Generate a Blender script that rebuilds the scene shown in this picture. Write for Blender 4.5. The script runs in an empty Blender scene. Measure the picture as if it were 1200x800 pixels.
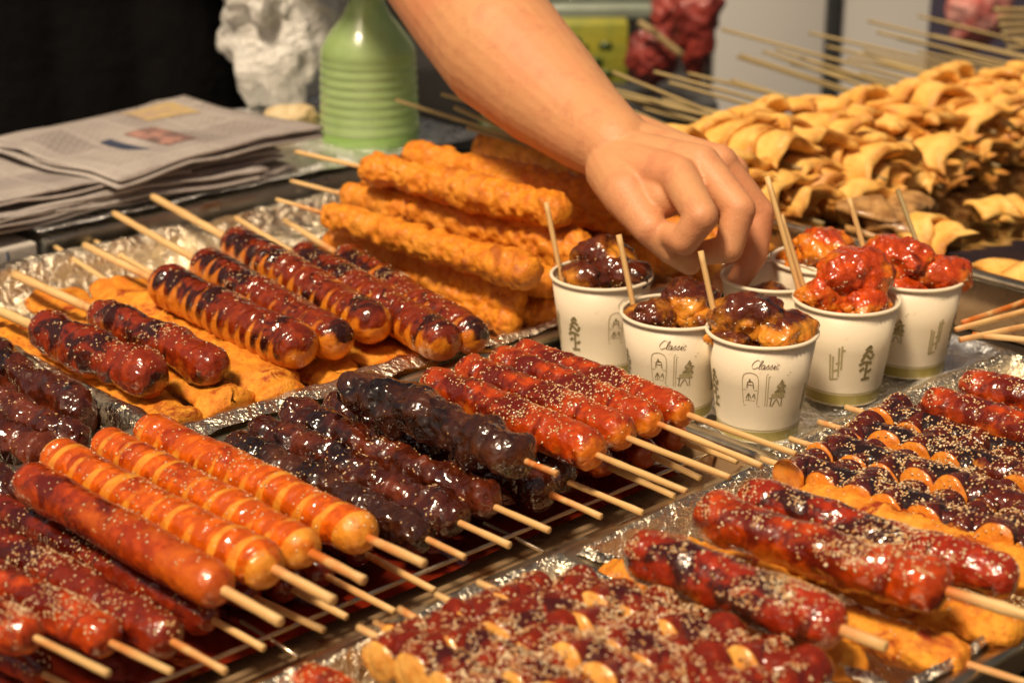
import bpy, math, random
import numpy as np
from mathutils import Vector, Matrix

random.seed(7)
rng = np.random.default_rng(7)
S = bpy.context.scene
COL = S.collection
R = math.radians

# ------------------------------------------------------------------ camera
CAM_H = 0.47
PITCH = R(20)
F = 2090.0
cam_d = bpy.data.cameras.new('camera')
cam = bpy.data.objects.new('camera', cam_d)
COL.objects.link(cam)
cam.location = (0, 0, CAM_H)
cam.rotation_euler = (R(90) - PITCH, 0, 0)
cam_d.sensor_width = 36
cam_d.lens = 36 * F / 1200
cam_d.clip_start = 0.02
cam_d.clip_end = 200
cam_d.dof.use_dof = True
cam_d.dof.focus_distance = 1.1
cam_d.dof.aperture_fstop = 7.5
S.camera = cam

# ------------------------------------------------------------------ light
SUN_EL, SUN_AZ = R(60), R(214)      # azimuth clockwise from +Y
w = bpy.data.worlds.new('World')
S.world = w
w.use_nodes = True
wn = w.node_tree
sky = wn.nodes.new('ShaderNodeTexSky')
sky.sky_type = 'NISHITA'
sky.sun_disc = False
sky.sun_elevation = SUN_EL
sky.sun_rotation = SUN_AZ
sky.dust_density = 5
sky.ozone_density = 0.6
tint = wn.nodes.new('ShaderNodeMixRGB')
tint.blend_type = 'MULTIPLY'
tint.inputs[0].default_value = 1
tint.inputs[2].default_value = (1.0, 0.82, 0.62, 1)
bg = wn.nodes['Background']
bg.inputs[1].default_value = 0.058
wn.links.new(sky.outputs[0], tint.inputs[1])
wn.links.new(tint.outputs[0], bg.inputs[0])
sd = bpy.data.lights.new('sun', 'SUN')
sd.energy = 4.4
sd.angle = R(10)
sd.color = (1.0, 0.82, 0.60)
sun = bpy.data.objects.new('sun', sd)
COL.objects.link(sun)
sdir = Vector((math.sin(SUN_AZ) * math.cos(SUN_EL), math.cos(SUN_AZ) * math.cos(SUN_EL), math.sin(SUN_EL)))
sun.rotation_euler = sdir.to_track_quat('Z', 'Y').to_euler()
sun.location = (0, 0, 5)
S.view_settings.view_transform = 'Standard'
S.view_settings.look = 'None'
S.view_settings.exposure = 0.0
S.view_settings.gamma = 1.0

# ------------------------------------------------------------------ geometry of the place
_A = R(47)
U = np.array([math.sin(_A), math.cos(_A), 0.0])      # along the counter, away to the right
V = np.array([U[1], -U[0], 0.0])                     # across the counter, towards the customer
ROT = math.atan2(U[1], U[0])


def ray(px, py):
    a = (px - 600) / F
    b = -(py - 400) / F
    return np.array([a, math.cos(PITCH) + b * math.sin(PITCH), -math.sin(PITCH) + b * math.cos(PITCH)])


def at(px, py, z):
    d = ray(px, py)
    return np.array([0, 0, CAM_H]) + d * ((z - CAM_H) / d[2])


def pt(px, py, t):
    return np.array([0, 0, CAM_H]) + ray(px, py) * t


def uvz(u, v, z=0.0):
    return U * u + V * v + np.array([0, 0, z])


# ------------------------------------------------------------------ numpy noise
def _h(ix, iy, iz, seed):
    n = (ix * 374761393 + iy * 668265263 + iz * 2147483647 + seed * 1274126177) & 0xffffffff
    n = ((n ^ (n >> 13)) * 1274126177) & 0xffffffff
    n = ((n ^ (n >> 16)) * 2246822519) & 0xffffffff
    return ((n ^ (n >> 15)) & 0xffffff) / float(0xffffff)


def noise(p, freq, seed=0):
    q = np.asarray(p) * freq + 1000.0
    i = np.floor(q).astype(np.int64)
    f = q - i
    f = f * f * (3 - 2 * f)
    out = 0
    for dx in (0, 1):
        wx = f[:, 0] if dx else 1 - f[:, 0]
        for dy in (0, 1):
            wy = f[:, 1] if dy else 1 - f[:, 1]
            for dz in (0, 1):
                wz = f[:, 2] if dz else 1 - f[:, 2]
                out = out + wx * wy * wz * _h(i[:, 0] + dx, i[:, 1] + dy, i[:, 2] + dz, seed)
    return out * 2 - 1


def fbm(p, freq, seed=0, octv=3, gain=0.5):
    s, a = 0, 1.0
    for k in range(octv):
        s = s + a * noise(p, freq * 2 ** k, seed + 17 * k)
        a *= gain
    return s


def smooth01(x, a, b):
    t = np.clip((x - a) / (b - a), 0, 1)
    return t * t * (3 - 2 * t)


# ------------------------------------------------------------------ object helpers
def tag(o, label=None, cat=None, group=None, kind=None):
    if label: o['label'] = label
    if cat: o['category'] = cat
    if group: o['group'] = group
    if kind: o['kind'] = kind
    return o


def mk(name, v, f, mat, parent=None, smooth=True, attr=None, kind=None):
    me = bpy.data.meshes.new(name)
    v = np.asarray(v, dtype=np.float32)
    if isinstance(f, np.ndarray):
        n, k = f.shape
        me.vertices.add(len(v)); me.vertices.foreach_set('co', v.ravel())
        me.loops.add(n * k); me.loops.foreach_set('vertex_index', f.ravel().astype(np.int32))
        me.polygons.add(n)
        me.polygons.foreach_set('loop_start', np.arange(0, n * k, k, dtype=np.int32))
        me.update(calc_edges=True)
    else:
        me.from_pydata([tuple(map(float, x)) for x in v], [], [tuple(map(int, x)) for x in f])
        me.update()
    me.validate()
    if attr:
        for nm, arr in attr.items():
            a = me.attributes.new(nm, 'FLOAT', 'POINT')
            a.data.foreach_set('value', np.asarray(arr, dtype=np.float32))
    if smooth:
        me.polygons.foreach_set('use_smooth', np.ones(len(me.polygons), dtype=bool))
    me.materials.append(mat)
    o = bpy.data.objects.new(name, me)
    COL.objects.link(o)
    if parent is not None:
        o.parent = parent
    if kind:
        o['kind'] = kind
    return o


def empty(name, loc, label, cat, group=None, mat3=None, rz=0):
    o = bpy.data.objects.new(name, None)
    o.empty_display_size = 0.02
    COL.objects.link(o)
    if mat3 is not None:
        o.matrix_world = Matrix.Translation(Vector(loc)) @ mat3.to_4x4()
    else:
        o.location = Vector(loc)
        o.rotation_euler = (0, 0, rz)
    return tag(o, label, cat, group)


def grid_faces(nu, nv, wrap_v=False):
    i = np.arange(nu - 1)[:, None]
    m = nv if wrap_v else nv - 1
    j = np.arange(m)[None, :]
    j2 = (j + 1) % nv
    a = i * nv + j; b = i * nv + j2; c = (i + 1) * nv + j2; d = (i + 1) * nv + j
    return np.stack([a, b, c, d], -1).reshape(-1, 4)


def tube_rows(cent, rad, nv=12, up=(0, 0, 1)):
    """rings round a poly-line; rad scalar/array. returns verts, quads (open ends closed by a tiny ring)"""
    c = np.asarray(cent, float)
    n = len(c)
    rad = np.broadcast_to(np.asarray(rad, float), (n,)).copy()
    t = np.gradient(c, axis=0)
    t /= np.linalg.norm(t, axis=1)[:, None] + 1e-12
    upv = np.array(up, float)
    s = np.cross(t, upv)
    s /= np.linalg.norm(s, axis=1)[:, None] + 1e-9
    b = np.cross(s, t)
    cc = np.concatenate([c[:1], c, c[-1:]])
    ss = np.concatenate([s[:1], s, s[-1:]])
    bb = np.concatenate([b[:1], b, b[-1:]])
    rr = np.concatenate([[1e-5], rad, [1e-5]])
    th = np.linspace(0, 2 * np.pi, nv, endpoint=False)
    v = cc[:, None] + rr[:, None, None] * (np.cos(th)[None, :, None] * ss[:, None] + np.sin(th)[None, :, None] * bb[:, None])
    return v.reshape(-1, 3), grid_faces(n + 2, nv, True)


def box_vf(x0, x1, y0, y1, z0, z1):
    v = [(x0, y0, z0), (x1, y0, z0), (x1, y1, z0), (x0, y1, z0), (x0, y0, z1), (x1, y0, z1), (x1, y1, z1), (x0, y1, z1)]
    f = [(0, 3, 2, 1), (4, 5, 6, 7), (0, 1, 5, 4), (1, 2, 6, 5), (2, 3, 7, 6), (3, 0, 4, 7)]
    return np.array(v, float), np.array(f)


def join(parts):
    vs, fs, k = [], [], 0
    for v, f in parts:
        vs.append(np.asarray(v)); fs.append(np.asarray(f) + k); k += len(v)
    return np.concatenate(vs), np.concatenate(fs)


def bevel(o, w=0.002, seg=2):
    m = o.modifiers.new('bevel', 'BEVEL')
    m.width = w; m.segments = seg; m.limit_method = 'ANGLE'
    return o


def lathe(prof, nv=48):
    p = np.array(prof, float)
    th = np.linspace(0, 2 * np.pi, nv, endpoint=False)
    v = np.stack([p[:, None, 0] * np.cos(th), p[:, None, 0] * np.sin(th), np.broadcast_to(p[:, None, 1], (len(p), nv))], -1)
    return v.reshape(-1, 3), grid_faces(len(p), nv, True)


# ------------------------------------------------------------------ materials
class NT:
    def __init__(s, name):
        s.m = bpy.data.materials.new(name); s.m.use_nodes = True
        s.t = s.m.node_tree; s.b = s.t.nodes['Principled BSDF']
        s.co = s.t.nodes.new('ShaderNodeTexCoord').outputs['Object']

    def n(s, typ, **kw):
        x = s.t.nodes.new(typ)
        for k, v in kw.items(): setattr(x, k, v)
        return x

    def link(s, a, b): s.t.links.new(a, b)

    def set(s, sock, v):
        if isinstance(v, (int, float, tuple)): sock.default_value = v if not isinstance(v, tuple) or len(v) != 3 else v + (1,)
        else: s.link(v, sock)

    def noise(s, scale, detail=3, rough=0.55, co=None, dist=0.0):
        x = s.n('ShaderNodeTexNoise'); x.inputs['Scale'].default_value = scale
        x.inputs['Detail'].default_value = detail; x.inputs['Roughness'].default_value = rough
        x.inputs['Distortion'].default_value = dist
        s.link(co or s.co, x.inputs['Vector']); return x.outputs['Fac']

    def ramp(s, fac, a, b, lo=0.0, hi=1.0):
        x = s.n('ShaderNodeMapRange', interpolation_type='SMOOTHSTEP'); s.set(x.inputs[0], fac)
        for i, q in enumerate((a, b, lo, hi)): x.inputs[i + 1].default_value = q
        return x.outputs[0]

    def mix(s, fac, a, b):
        x = s.n('ShaderNodeMix', data_type='RGBA'); s.set(x.inputs[0], fac); s.set(x.inputs[6], a); s.set(x.inputs[7], b)
        return x.outputs[2]

    def math(s, op, a, b=0.0):
        x = s.n('ShaderNodeMath', operation=op); s.set(x.inputs[0], a); s.set(x.inputs[1], b); return x.outputs[0]

    def attr(s, name):
        x = s.n('ShaderNodeAttribute'); x.attribute_name = name; return x.outputs['Fac']

    def bump(s, h, dist, prev=None, strength=1.0):
        x = s.n('ShaderNodeBump'); x.inputs['Strength'].default_value = strength
        x.inputs['Distance'].default_value = dist; s.link(h, x.inputs['Height'])
        if prev is not None: s.link(prev, x.inputs['Normal'])
        return x.outputs[0]

    def scaled(s, x, y, z):
        m = s.n('ShaderNodeMapping'); m.inputs['Scale'].default_value = (x, y, z); s.link(s.co, m.inputs[0]); return m.outputs[0]

    def done(s, col=None, rough=None, nrm=None, **kw):
        if col is not None: s.set(s.b.inputs['Base Color'], col)
        if rough is not None: s.set(s.b.inputs['Roughness'], rough)
        if nrm is not None: s.link(nrm, s.b.inputs['Normal'])
        for k, v in kw.items(): s.set(s.b.inputs[k.replace('_', ' ')], v)
        return s.m


def glaze(name, flesh, sauce, dark, dk=(0.5, 0.62), bumpd=0.0012, rough=0.16, fine=230, coat=0.12):
    t = NT(name)
    a = t.attr('sauce')
    n1 = t.noise(70, 5, 0.65)
    f = t.ramp(t.math('ADD', a, t.math('MULTIPLY', t.math('SUBTRACT', n1, 0.5), 1.1)), 0.3, 0.7)
    n2 = t.noise(38, 4, 0.6, dist=0.6)
    d = t.math('MULTIPLY', t.ramp(n2, dk[0], dk[1]), f)
    fl2 = tuple(min(1, c * q) for c, q in zip(flesh, (0.8, 0.62, 0.45)))
    fl = t.mix(t.ramp(t.noise(120, 3), .35, .65), flesh, fl2)
    sc2 = tuple(min(1, c * q) for c, q in zip(sauce, (1.6, 1.9, 1.2)))
    sc = t.mix(t.ramp(t.noise(150, 4), .45, .7), sauce, sc2)
    c = t.mix(d, t.mix(f, fl, sc), dark)
    b1 = t.bump(t.noise(fine * .55, 2, 0.5), bumpd * 1.2)
    b2 = t.bump(t.noise(fine * 1.3, 1), bumpd * 0.45, b1)
    r = t.ramp(t.noise(60, 3), .3, .7, rough * 0.7, rough * 1.8)
    rr = t.math('ADD', r, t.math('MULTIPLY', t.math('SUBTRACT', 1.0, f), 0.20))
    t.link(b2, t.b.inputs['Coat Normal'])
    return t.done(c, rr, b2, Coat_Weight=min(1.0, coat * 4.5), Coat_Roughness=0.05, Coat_IOR=1.5, Specular_IOR_Level=0.5)


M = {}
M['ring'] = glaze('orange_sauce', (0.80, 0.32, 0.032), (0.50, 0.075, 0.004), (0.30, 0.028, 0.003), (0.56, 0.72), 0.0008)
M['ringdark'] = glaze('char_sauce', (0.68, 0.22, 0.014), (0.17, 0.018, 0.004), (0.030, 0.006, 0.004), (0.48, 0.60), 0.0011, 0.12)
M['redsmooth'] = glaze('red_orange_sauce', (0.56, 0.11, 0.006), (0.30, 0.030, 0.003), (0.11, 0.009, 0.003), (0.50, 0.66), 0.0009)
M['red'] = glaze('red_glaze', (0.42, 0.075, 0.006), (0.16, 0.013, 0.003), (0.055, 0.004, 0.002), (0.48, 0.62), 0.0013)
M['bright'] = glaze('bright_red_glaze', (0.70, 0.20, 0.010), (0.36, 0.036, 0.003), (0.12, 0.009, 0.003), (0.46, 0.62), 0.0013)
M['chicken'] = glaze('sesame_glaze', (0.70, 0.25, 0.018), (0.26, 0.018, 0.004), (0.040, 0.007, 0.005), (0.50, 0.62), 0.0015, 0.13)
M['dark'] = glaze('dark_meat_glaze', (0.090, 0.026, 0.010), (0.036, 0.009, 0.004), (0.010, 0.004, 0.003), (0.5, 0.65), 0.0018, 0.11, 190, 0.2)
M['darkred'] = glaze('dark_red_glaze', (0.15, 0.027, 0.008), (0.052, 0.008, 0.003), (0.014, 0.004, 0.003), (0.5, 0.62), 0.0018, 0.11, 200, 0.2)
M['blackglz'] = glaze('black_sesame_glaze', (0.72, 0.25, 0.020), (0.085, 0.010, 0.005), (0.018, 0.007, 0.006), (0.44, 0.58), 0.0014, 0.13)
M['thick'] = glaze('thick_red_glaze', (0.55, 0.14, 0.010), (0.21, 0.020, 0.004), (0.035, 0.006, 0.004), (0.50, 0.62), 0.0014, 0.12)
M['tteok'] = glaze('rice_cake_glaze', (0.80, 0.42, 0.09), (0.17, 0.013, 0.003), (0.055, 0.006, 0.004), (0.48, 0.62), 0.0014, 0.10)

t = NT('fried_batter')
h = t.attr('sauce')
n = t.noise(130, 5, 0.7)
c = t.mix(t.ramp(n, .3, .72), (0.86, 0.32, 0.015), (0.60, 0.15, 0.005))
c = t.mix(t.ramp(t.noise(26, 3), .5, .72), c, (0.74, 0.28, 0.02))
c = t.mix(t.math('MULTIPLY', h, t.ramp(t.noise(60, 4), .42, .68)), c, (0.42, 0.10, 0.006))
M['fried'] = t.done(c, 0.5, t.bump(t.noise(900, 3), 0.0004, t.bump(t.noise(260, 5, 0.7), 0.0016)), Coat_Weight=0.15, Coat_Roughness=0.3, Specular_IOR_Level=0.4)

t = NT('fish_cake_slab')
n = t.noise(70, 6, 0.7)
c = t.mix(t.ramp(n, .32, .7), (0.84, 0.36, 0.030), (0.62, 0.17, 0.010))
c = t.mix(t.ramp(t.noise(220, 3), .55, .72, 0, .6), c, (0.50, 0.11, 0.008))
c = t.mix(t.ramp(t.noise(30, 5, .65, dist=.8), .58, .68), c, (0.30, 0.03, 0.004))
M['slab'] = t.done(c, 0.55, t.bump(t.noise(420, 4, .7), 0.0012, t.bump(t.noise(130, 4), 0.0022)), Specular_IOR_Level=0.35)

t = NT('boiled_fish_cake')
n = t.noise(45, 5, 0.65)
c = t.mix(t.ramp(n, .3, .7), (0.88, 0.54, 0.15), (0.80, 0.39, 0.065))
c = t.mix(t.math('MULTIPLY', t.attr('sauce'), t.ramp(t.noise(40, 3), .3, .6)), c, (0.42, 0.15, 0.02))
M['eomuk'] = t.done(c, 0.5, t.bump(t.noise(260, 4), 0.0009, t.bump(t.noise(70, 3), .002)), Specular_IOR_Level=0.4)

t = NT('bamboo')
co = t.scaled(6, 500, 500)
c = t.mix(t.ramp(t.noise(1.0, 4, co=co), .35, .65), (0.74, 0.50, 0.22), (0.60, 0.36, 0.13))
c = t.mix(t.ramp(t.noise(35, 3), .62, .75), c, (0.36, 0.16, 0.04))
f = t.math('MULTIPLY', t.attr('sauce'), t.ramp(t.noise(90, 3), .3, .55))
c = t.mix(f, c, (0.50, 0.12, 0.008))
M['bamboo'] = t.done(c, 0.55, t.bump(t.noise(1.0, 3, co=co), 0.0003))
t = NT('old_bamboo')
c = t.mix(t.ramp(t.noise(1.0, 4, co=t.scaled(6, 400, 400)), .35, .65), (0.40, 0.30, 0.13), (0.24, 0.16, 0.06))
M['bamboo_old'] = t.done(c, 0.6)

t = NT('sesame')
M['seed'] = t.done(t.mix(t.ramp(t.noise(330, 1), .35, .62), (0.86, 0.68, 0.42), (0.60, 0.30, 0.10)), 0.35, Coat_Weight=0.3)

def metal(name, col, rough, sc=30, bd=0.002, grime=None, met=1.0):
    t = NT(name)
    b = t.bump(t.noise(sc, 4, 0.6, dist=0.5), bd)
    b = t.bump(t.noise(sc * 5, 3), bd * 0.2, b)
    r = t.ramp(t.noise(25, 3), .3, .7, rough * .7, rough * 1.5)
    c = col
    m = met
    if grime:
        g = t.ramp(t.noise(22, 5, 0.65), grime[1], grime[1] + .14)
        c = t.mix(g, col, grime[0])
        m = t.math('MULTIPLY', t.math('SUBTRACT', 1.0, g), met)
    return t.done(c, r, b, Metallic=m)
M['foil'] = metal('foil', (0.86, 0.76, 0.58), 0.26, 70, 0.008, ((0.30, 0.10, 0.02), .60))  # warm lamp light tinted into the foil's base colour, plus brown grime
M['foilclean'] = metal('clean_foil', (0.90, 0.90, 0.88), 0.34, 60, 0.010)
M['foildark'] = metal('greasy_foil', (0.60, 0.50, 0.36), 0.25, 60, 0.006, ((0.03, 0.012, 0.006), .50))
M['steel'] = metal('steel', (0.56, 0.47, 0.33), 0.30, 6, 0.0006, ((0.10, 0.045, 0.015), .60))
M['steeldark'] = metal('greasy_steel', (0.42, 0.27, 0.14), 0.32, 8, 0.0010, ((0.16, 0.065, 0.022), .50), .35)
M['steelgrey'] = metal('grey_steel', (0.45, 0.47, 0.46), 0.35, 10, 0.001, ((0.12, 0.10, 0.07), .64))
M['rod'] = metal('steel_rod', (0.62, 0.52, 0.38), 0.3, 50, 0.0004, ((0.12, 0.05, 0.02), .60))

t = NT('sauce_pool')
M['sauce'] = t.done(t.mix(t.ramp(t.noise(20, 4), .35, .65), (0.24, 0.018, 0.005), (0.09, 0.010, 0.004)), 0.10, t.bump(t.noise(40, 3), 0.001), Coat_Weight=0.5)
t = NT('broth')
M['broth'] = t.done(t.mix(t.ramp(t.noise(9, 4), .35, .7), (0.010, 0.005, 0.002), (0.030, 0.012, 0.004)), 0.05, t.bump(t.noise(25, 2), 0.0015), Coat_Weight=0.4)

t = NT('paper_cup')
M['cup'] = t.done(t.mix(t.ramp(t.noise(38, 6, .7), .66, .76, 0, .55), t.mix(t.noise(30, 3), (0.82, 0.71, 0.53), (0.78, 0.66, 0.47)), (0.42, 0.22, 0.09)), 0.45, t.bump(t.noise(400, 2), 0.0001))
M['cupin'] = NT('cup_inside').done((0.72, 0.64, 0.50), 0.4)
M['print'] = NT('olive_print').done((0.22, 0.17, 0.07), 0.5)
M['printl'] = NT('light_olive_print').done((0.40, 0.33, 0.16), 0.5)
M['letter'] = NT('brown_lettering').done((0.16, 0.085, 0.04), 0.5)
t = NT('gold_band')
M['band'] = t.done(t.mix(t.noise(60, 2), (0.36, 0.28, 0.06), (0.30, 0.24, 0.06)), 0.35)

t = NT('skin')
n1 = t.noise(14, 3)
c = t.mix(t.ramp(n1, .35, .7), (0.64, 0.31, 0.135), (0.66, 0.27, 0.125))
c = t.mix(t.ramp(t.noise(55, 5, .7), .48, .70, 0, .6), c, (0.54, 0.21, 0.10))
b = t.bump(t.noise(500, 3), 0.00015)
b = t.bump(t.noise(90, 3), 0.0008, b)
vo = t.n('ShaderNodeTexVoronoi', feature='DISTANCE_TO_EDGE'); vo.inputs['Scale'].default_value = 420; t.link(t.co, vo.inputs['Vector'])
b = t.bump(t.ramp(vo.outputs['Distance'], 0, .15), 0.00009, b)
M['skin'] = t.done(c, 0.52, b, Subsurface_Weight=0.12, Subsurface_Scale=0.01)
M['skin'].node_tree.nodes['Principled BSDF'].inputs['Subsurface Radius'].default_value = (1, .35, .2)
M['black'] = (lambda t: t.done((0.004, 0.0035, 0.0035), 0.95, t.bump(t.noise(18, 3), 0.006), Specular_IOR_Level=0.15))(NT('black_cloth'))
M['eyewhite'] = NT('eye_white').done((0.7, 0.66, 0.6), 0.3)
M['hair'] = NT('black_hair').done((0.01, 0.008, 0.007), 0.45)
M['trouser'] = NT('dark_trousers').done((0.02, 0.02, 0.025), 0.9)

# printed paper: lines of print in columns
t = NT('newsprint')
br = t.n('ShaderNodeTexBrick'); br.offset = 0.37
t.link(t.co, br.inputs['Vector'])
for k, q in (('Scale', 1), ('Brick Width', 0.011), ('Row Height', 0.0046), ('Mortar Size', 0.0013), ('Mortar Smooth', 0.5)):
    br.inputs[k].default_value = q
br.inputs['Color1'].default_value = (1, 1, 1, 1); br.inputs['Color2'].default_value = (0.6, 0.6, 0.6, 1); br.inputs['Mortar'].default_value = (0, 0, 0, 1)
colb = t.n('ShaderNodeTexBrick'); colb.offset = 0.0
t.link(t.co, colb.inputs['Vector'])
for k, q in (('Scale', 1), ('Brick Width', 0.052), ('Row Height', 0.075), ('Mortar Size', 0.0035), ('Mortar Smooth', 0.1)):
    colb.inputs[k].default_value = q
colb.inputs['Color1'].default_value = (1, 1, 1, 1); colb.inputs['Color2'].default_value = (0.25, .25, .25, 1); colb.inputs['Mortar'].default_value = (0, 0, 0, 1)
k = t.math('MULTIPLY', br.outputs[0], colb.outputs[0])
k = t.math('MULTIPLY', k, t.ramp(t.noise(9, 2), .35, .6, .35, 1.0))
pap = t.mix(t.ramp(t.noise(12, 4), .3, .7), (0.42, 0.375, 0.34), (0.33, 0.29, 0.27))
M['news'] = t.done(t.mix(k, pap, (0.13, 0.10, 0.09)), 0.8, t.bump(t.noise(30, 4), 0.002))
t = NT('paper_edges')
M['newsedge'] = t.done(t.mix(t.ramp(t.noise(1, 3, co=t.scaled(4, 4, 900)), .4, .6), (0.48, 0.38, 0.33), (0.25, 0.18, 0.15)), 0.85)
M['bluephoto'] = NT('blue_print').done((0.035, 0.045, 0.08), 0.7)
M['pinkphoto'] = (lambda t: t.done(t.mix(t.ramp(t.noise(60, 4), .4, .6), (0.38, 0.20, 0.16), (0.16, 0.10, 0.09)), 0.7))(NT('pink_print'))
M['yellowphoto'] = (lambda t: t.done(t.mix(t.ramp(t.noise(50, 4), .4, .6), (0.50, 0.36, 0.16), (0.42, 0.30, 0.2)), 0.7))(NT('yellow_print'))

def rough_mat(name, a, b_, sc, rough, bd=0.002, **kw):
    t = NT(name)
    return t.done(t.mix(t.ramp(t.noise(sc, 4), .35, .65), a, b_), rough, t.bump(t.noise(sc * 3, 4), bd), **kw)
M['plastic'] = rough_mat('white_plastic', (0.82, 0.80, 0.75), (0.74, 0.71, 0.65), 22, 0.25, 0.010, Coat_Weight=.6, Transmission_Weight=.15)
M['green'] = rough_mat('green_plastic', (0.24, 0.44, 0.07), (0.30, 0.50, 0.13), 8, 0.28, 0.0004, Transmission_Weight=0.25, Coat_Weight=0.4)
M['greenliq'] = rough_mat('green_plastic_pale', (0.58, 0.78, 0.34), (0.48, 0.68, 0.25), 20, 0.25, 0.0004, Transmission_Weight=.45, Coat_Weight=.4)
M['counter'] = rough_mat('counter_steel', (0.10, 0.08, 0.06), (0.05, 0.035, 0.025), 12, 0.4, 0.001, Metallic=0.5)
M['ground'] = rough_mat('ground', (0.07, 0.065, 0.06), (0.045, 0.042, 0.04), 8, 0.85, 0.003)
M['wall'] = rough_mat('grey_panel', (0.62, 0.60, 0.57), (0.58, 0.56, 0.53), 2, 0.6, 0.0005)
M['post'] = rough_mat('dark_post', (0.035, 0.038, 0.04), (0.05, 0.05, 0.05), 10, 0.4)
M['navy'] = rough_mat('navy_cloth', (0.055, 0.045, 0.085), (0.04, 0.035, 0.06), 9, 0.8)
M['pink'] = rough_mat('pink_cloth', (0.55, 0.13, 0.11), (0.62, 0.30, 0.26), 38, 0.6, 0.004)
M['redbag'] = rough_mat('red_plastic', (0.30, 0.040, 0.028), (0.12, 0.015, 0.012), 22, 0.45, 0.004, Coat_Weight=.1)
M['yellow'] = rough_mat('yellow_green_card', (0.34, 0.30, 0.025), (0.22, 0.24, 0.03), 25, 0.5)
M['darkgreen'] = rough_mat('dark_green_plastic', (0.03, 0.06, 0.015), (0.05, 0.085, 0.02), 10, 0.4)
M['shelf'] = rough_mat('grey_green_shelf', (0.26, 0.30, 0.24), (0.20, 0.23, 0.18), 10, 0.3)
M['backdrop'] = rough_mat('dark_backdrop', (0.018, 0.016, 0.014), (0.010, 0.009, 0.008), 8, 0.9)  # near-black for the sheet that paints the dark void, and the tub
M['carton'] = rough_mat('white_carton', (0.62, 0.57, 0.50), (0.54, 0.50, 0.44), 14, 0.6)
M['beige'] = rough_mat('beige_tissue', (0.62, 0.50, 0.30), (0.50, 0.36, 0.18), 40, 0.8)
M['mush'] = rough_mat('mushroom', (0.50, 0.27, 0.09), (0.26, 0.12, 0.035), 60, 0.35, 0.001, Coat_Weight=.3)
M['broken'] = glaze('nugget_red', (0.72, 0.22, 0.010), (0.40, 0.040, 0.004), (0.10, 0.012, 0.004), (0.50, 0.66), 0.0018)
M['nugdark'] = glaze('nugget_dark', (0.72, 0.29, 0.025), (0.085, 0.014, 0.005), (0.016, 0.006, 0.004), (0.46, 0.60), 0.0014, 0.13)

# ------------------------------------------------------------------ food builders
SEED_V = np.array([(1, 0, 0), (-1, 0, 0), (.15, 1, 0), (.15, -1, 0), (.1, 0, 1), (.1, 0, -1)]) * np.array([0.0016, 0.00095, 0.0006])
SEED_F = np.array([(0, 2, 4), (2, 1, 4), (1, 3, 4), (3, 0, 4), (2, 0, 5), (1, 2, 5), (3, 1, 5), (0, 3, 5)])


def seeds_on(v, f, count, parent, upmin=0.15, size=1.0, clump=30.0):
    v = np.asarray(v, float)
    a, b, c, d = (v[f[:, k]] for k in range(4))
    nrm = np.cross(c - a, d - b)
    area = np.linalg.norm(nrm, axis=1) + 1e-15
    nrm = nrm / area[:, None]
    cen = (a + b + c + d) / 4
    wgt = area * (nrm[:, 2] > upmin) * np.clip(nrm[:, 2] + .2, 0, 1) * (0.10 + smooth01(noise(cen, clump, 5), -.15, .55) + .8 * smooth01(noise(cen, clump * 4, 8), .2, .7))
    if wgt.sum() <= 0: return None
    idx = rng.choice(len(f), count, p=wgt / wgt.sum())
    r1, r2 = rng.random((2, count, 1))
    p = (a[idx] * (1 - r1) + b[idx] * r1) * (1 - r2) + (d[idx] * (1 - r1) + c[idx] * r1) * r2
    n = nrm[idx]
    t0 = rng.normal(size=(count, 3))
    t0 -= n * (t0 * n).sum(1)[:, None]
    t0 /= np.linalg.norm(t0, axis=1)[:, None]
    n2 = n + rng.normal(size=n.shape) * .25
    n2 -= t0 * (n2 * t0).sum(1)[:, None]
    n2 /= np.linalg.norm(n2, axis=1)[:, None]
    b0 = np.cross(n2, t0)
    sc = .72 * size * rng.uniform(.7, 1.2, (count, 1, 1))
    q = SEED_V[None] * sc
    w_ = p[:, None] + q[..., :1] * t0[:, None] + q[..., 1:2] * b0[:, None] + (q[..., 2:] + rng.uniform(-.0003, .0003, (count, 1, 1))) * n2[:, None]
    fc = (SEED_F[None] + 6 * np.arange(count)[:, None, None]).reshape(-1, 3)
    return mk('sesame_seeds', w_.reshape(-1, 3), fc, M['seed'], parent, smooth=True, kind='stuff')


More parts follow.
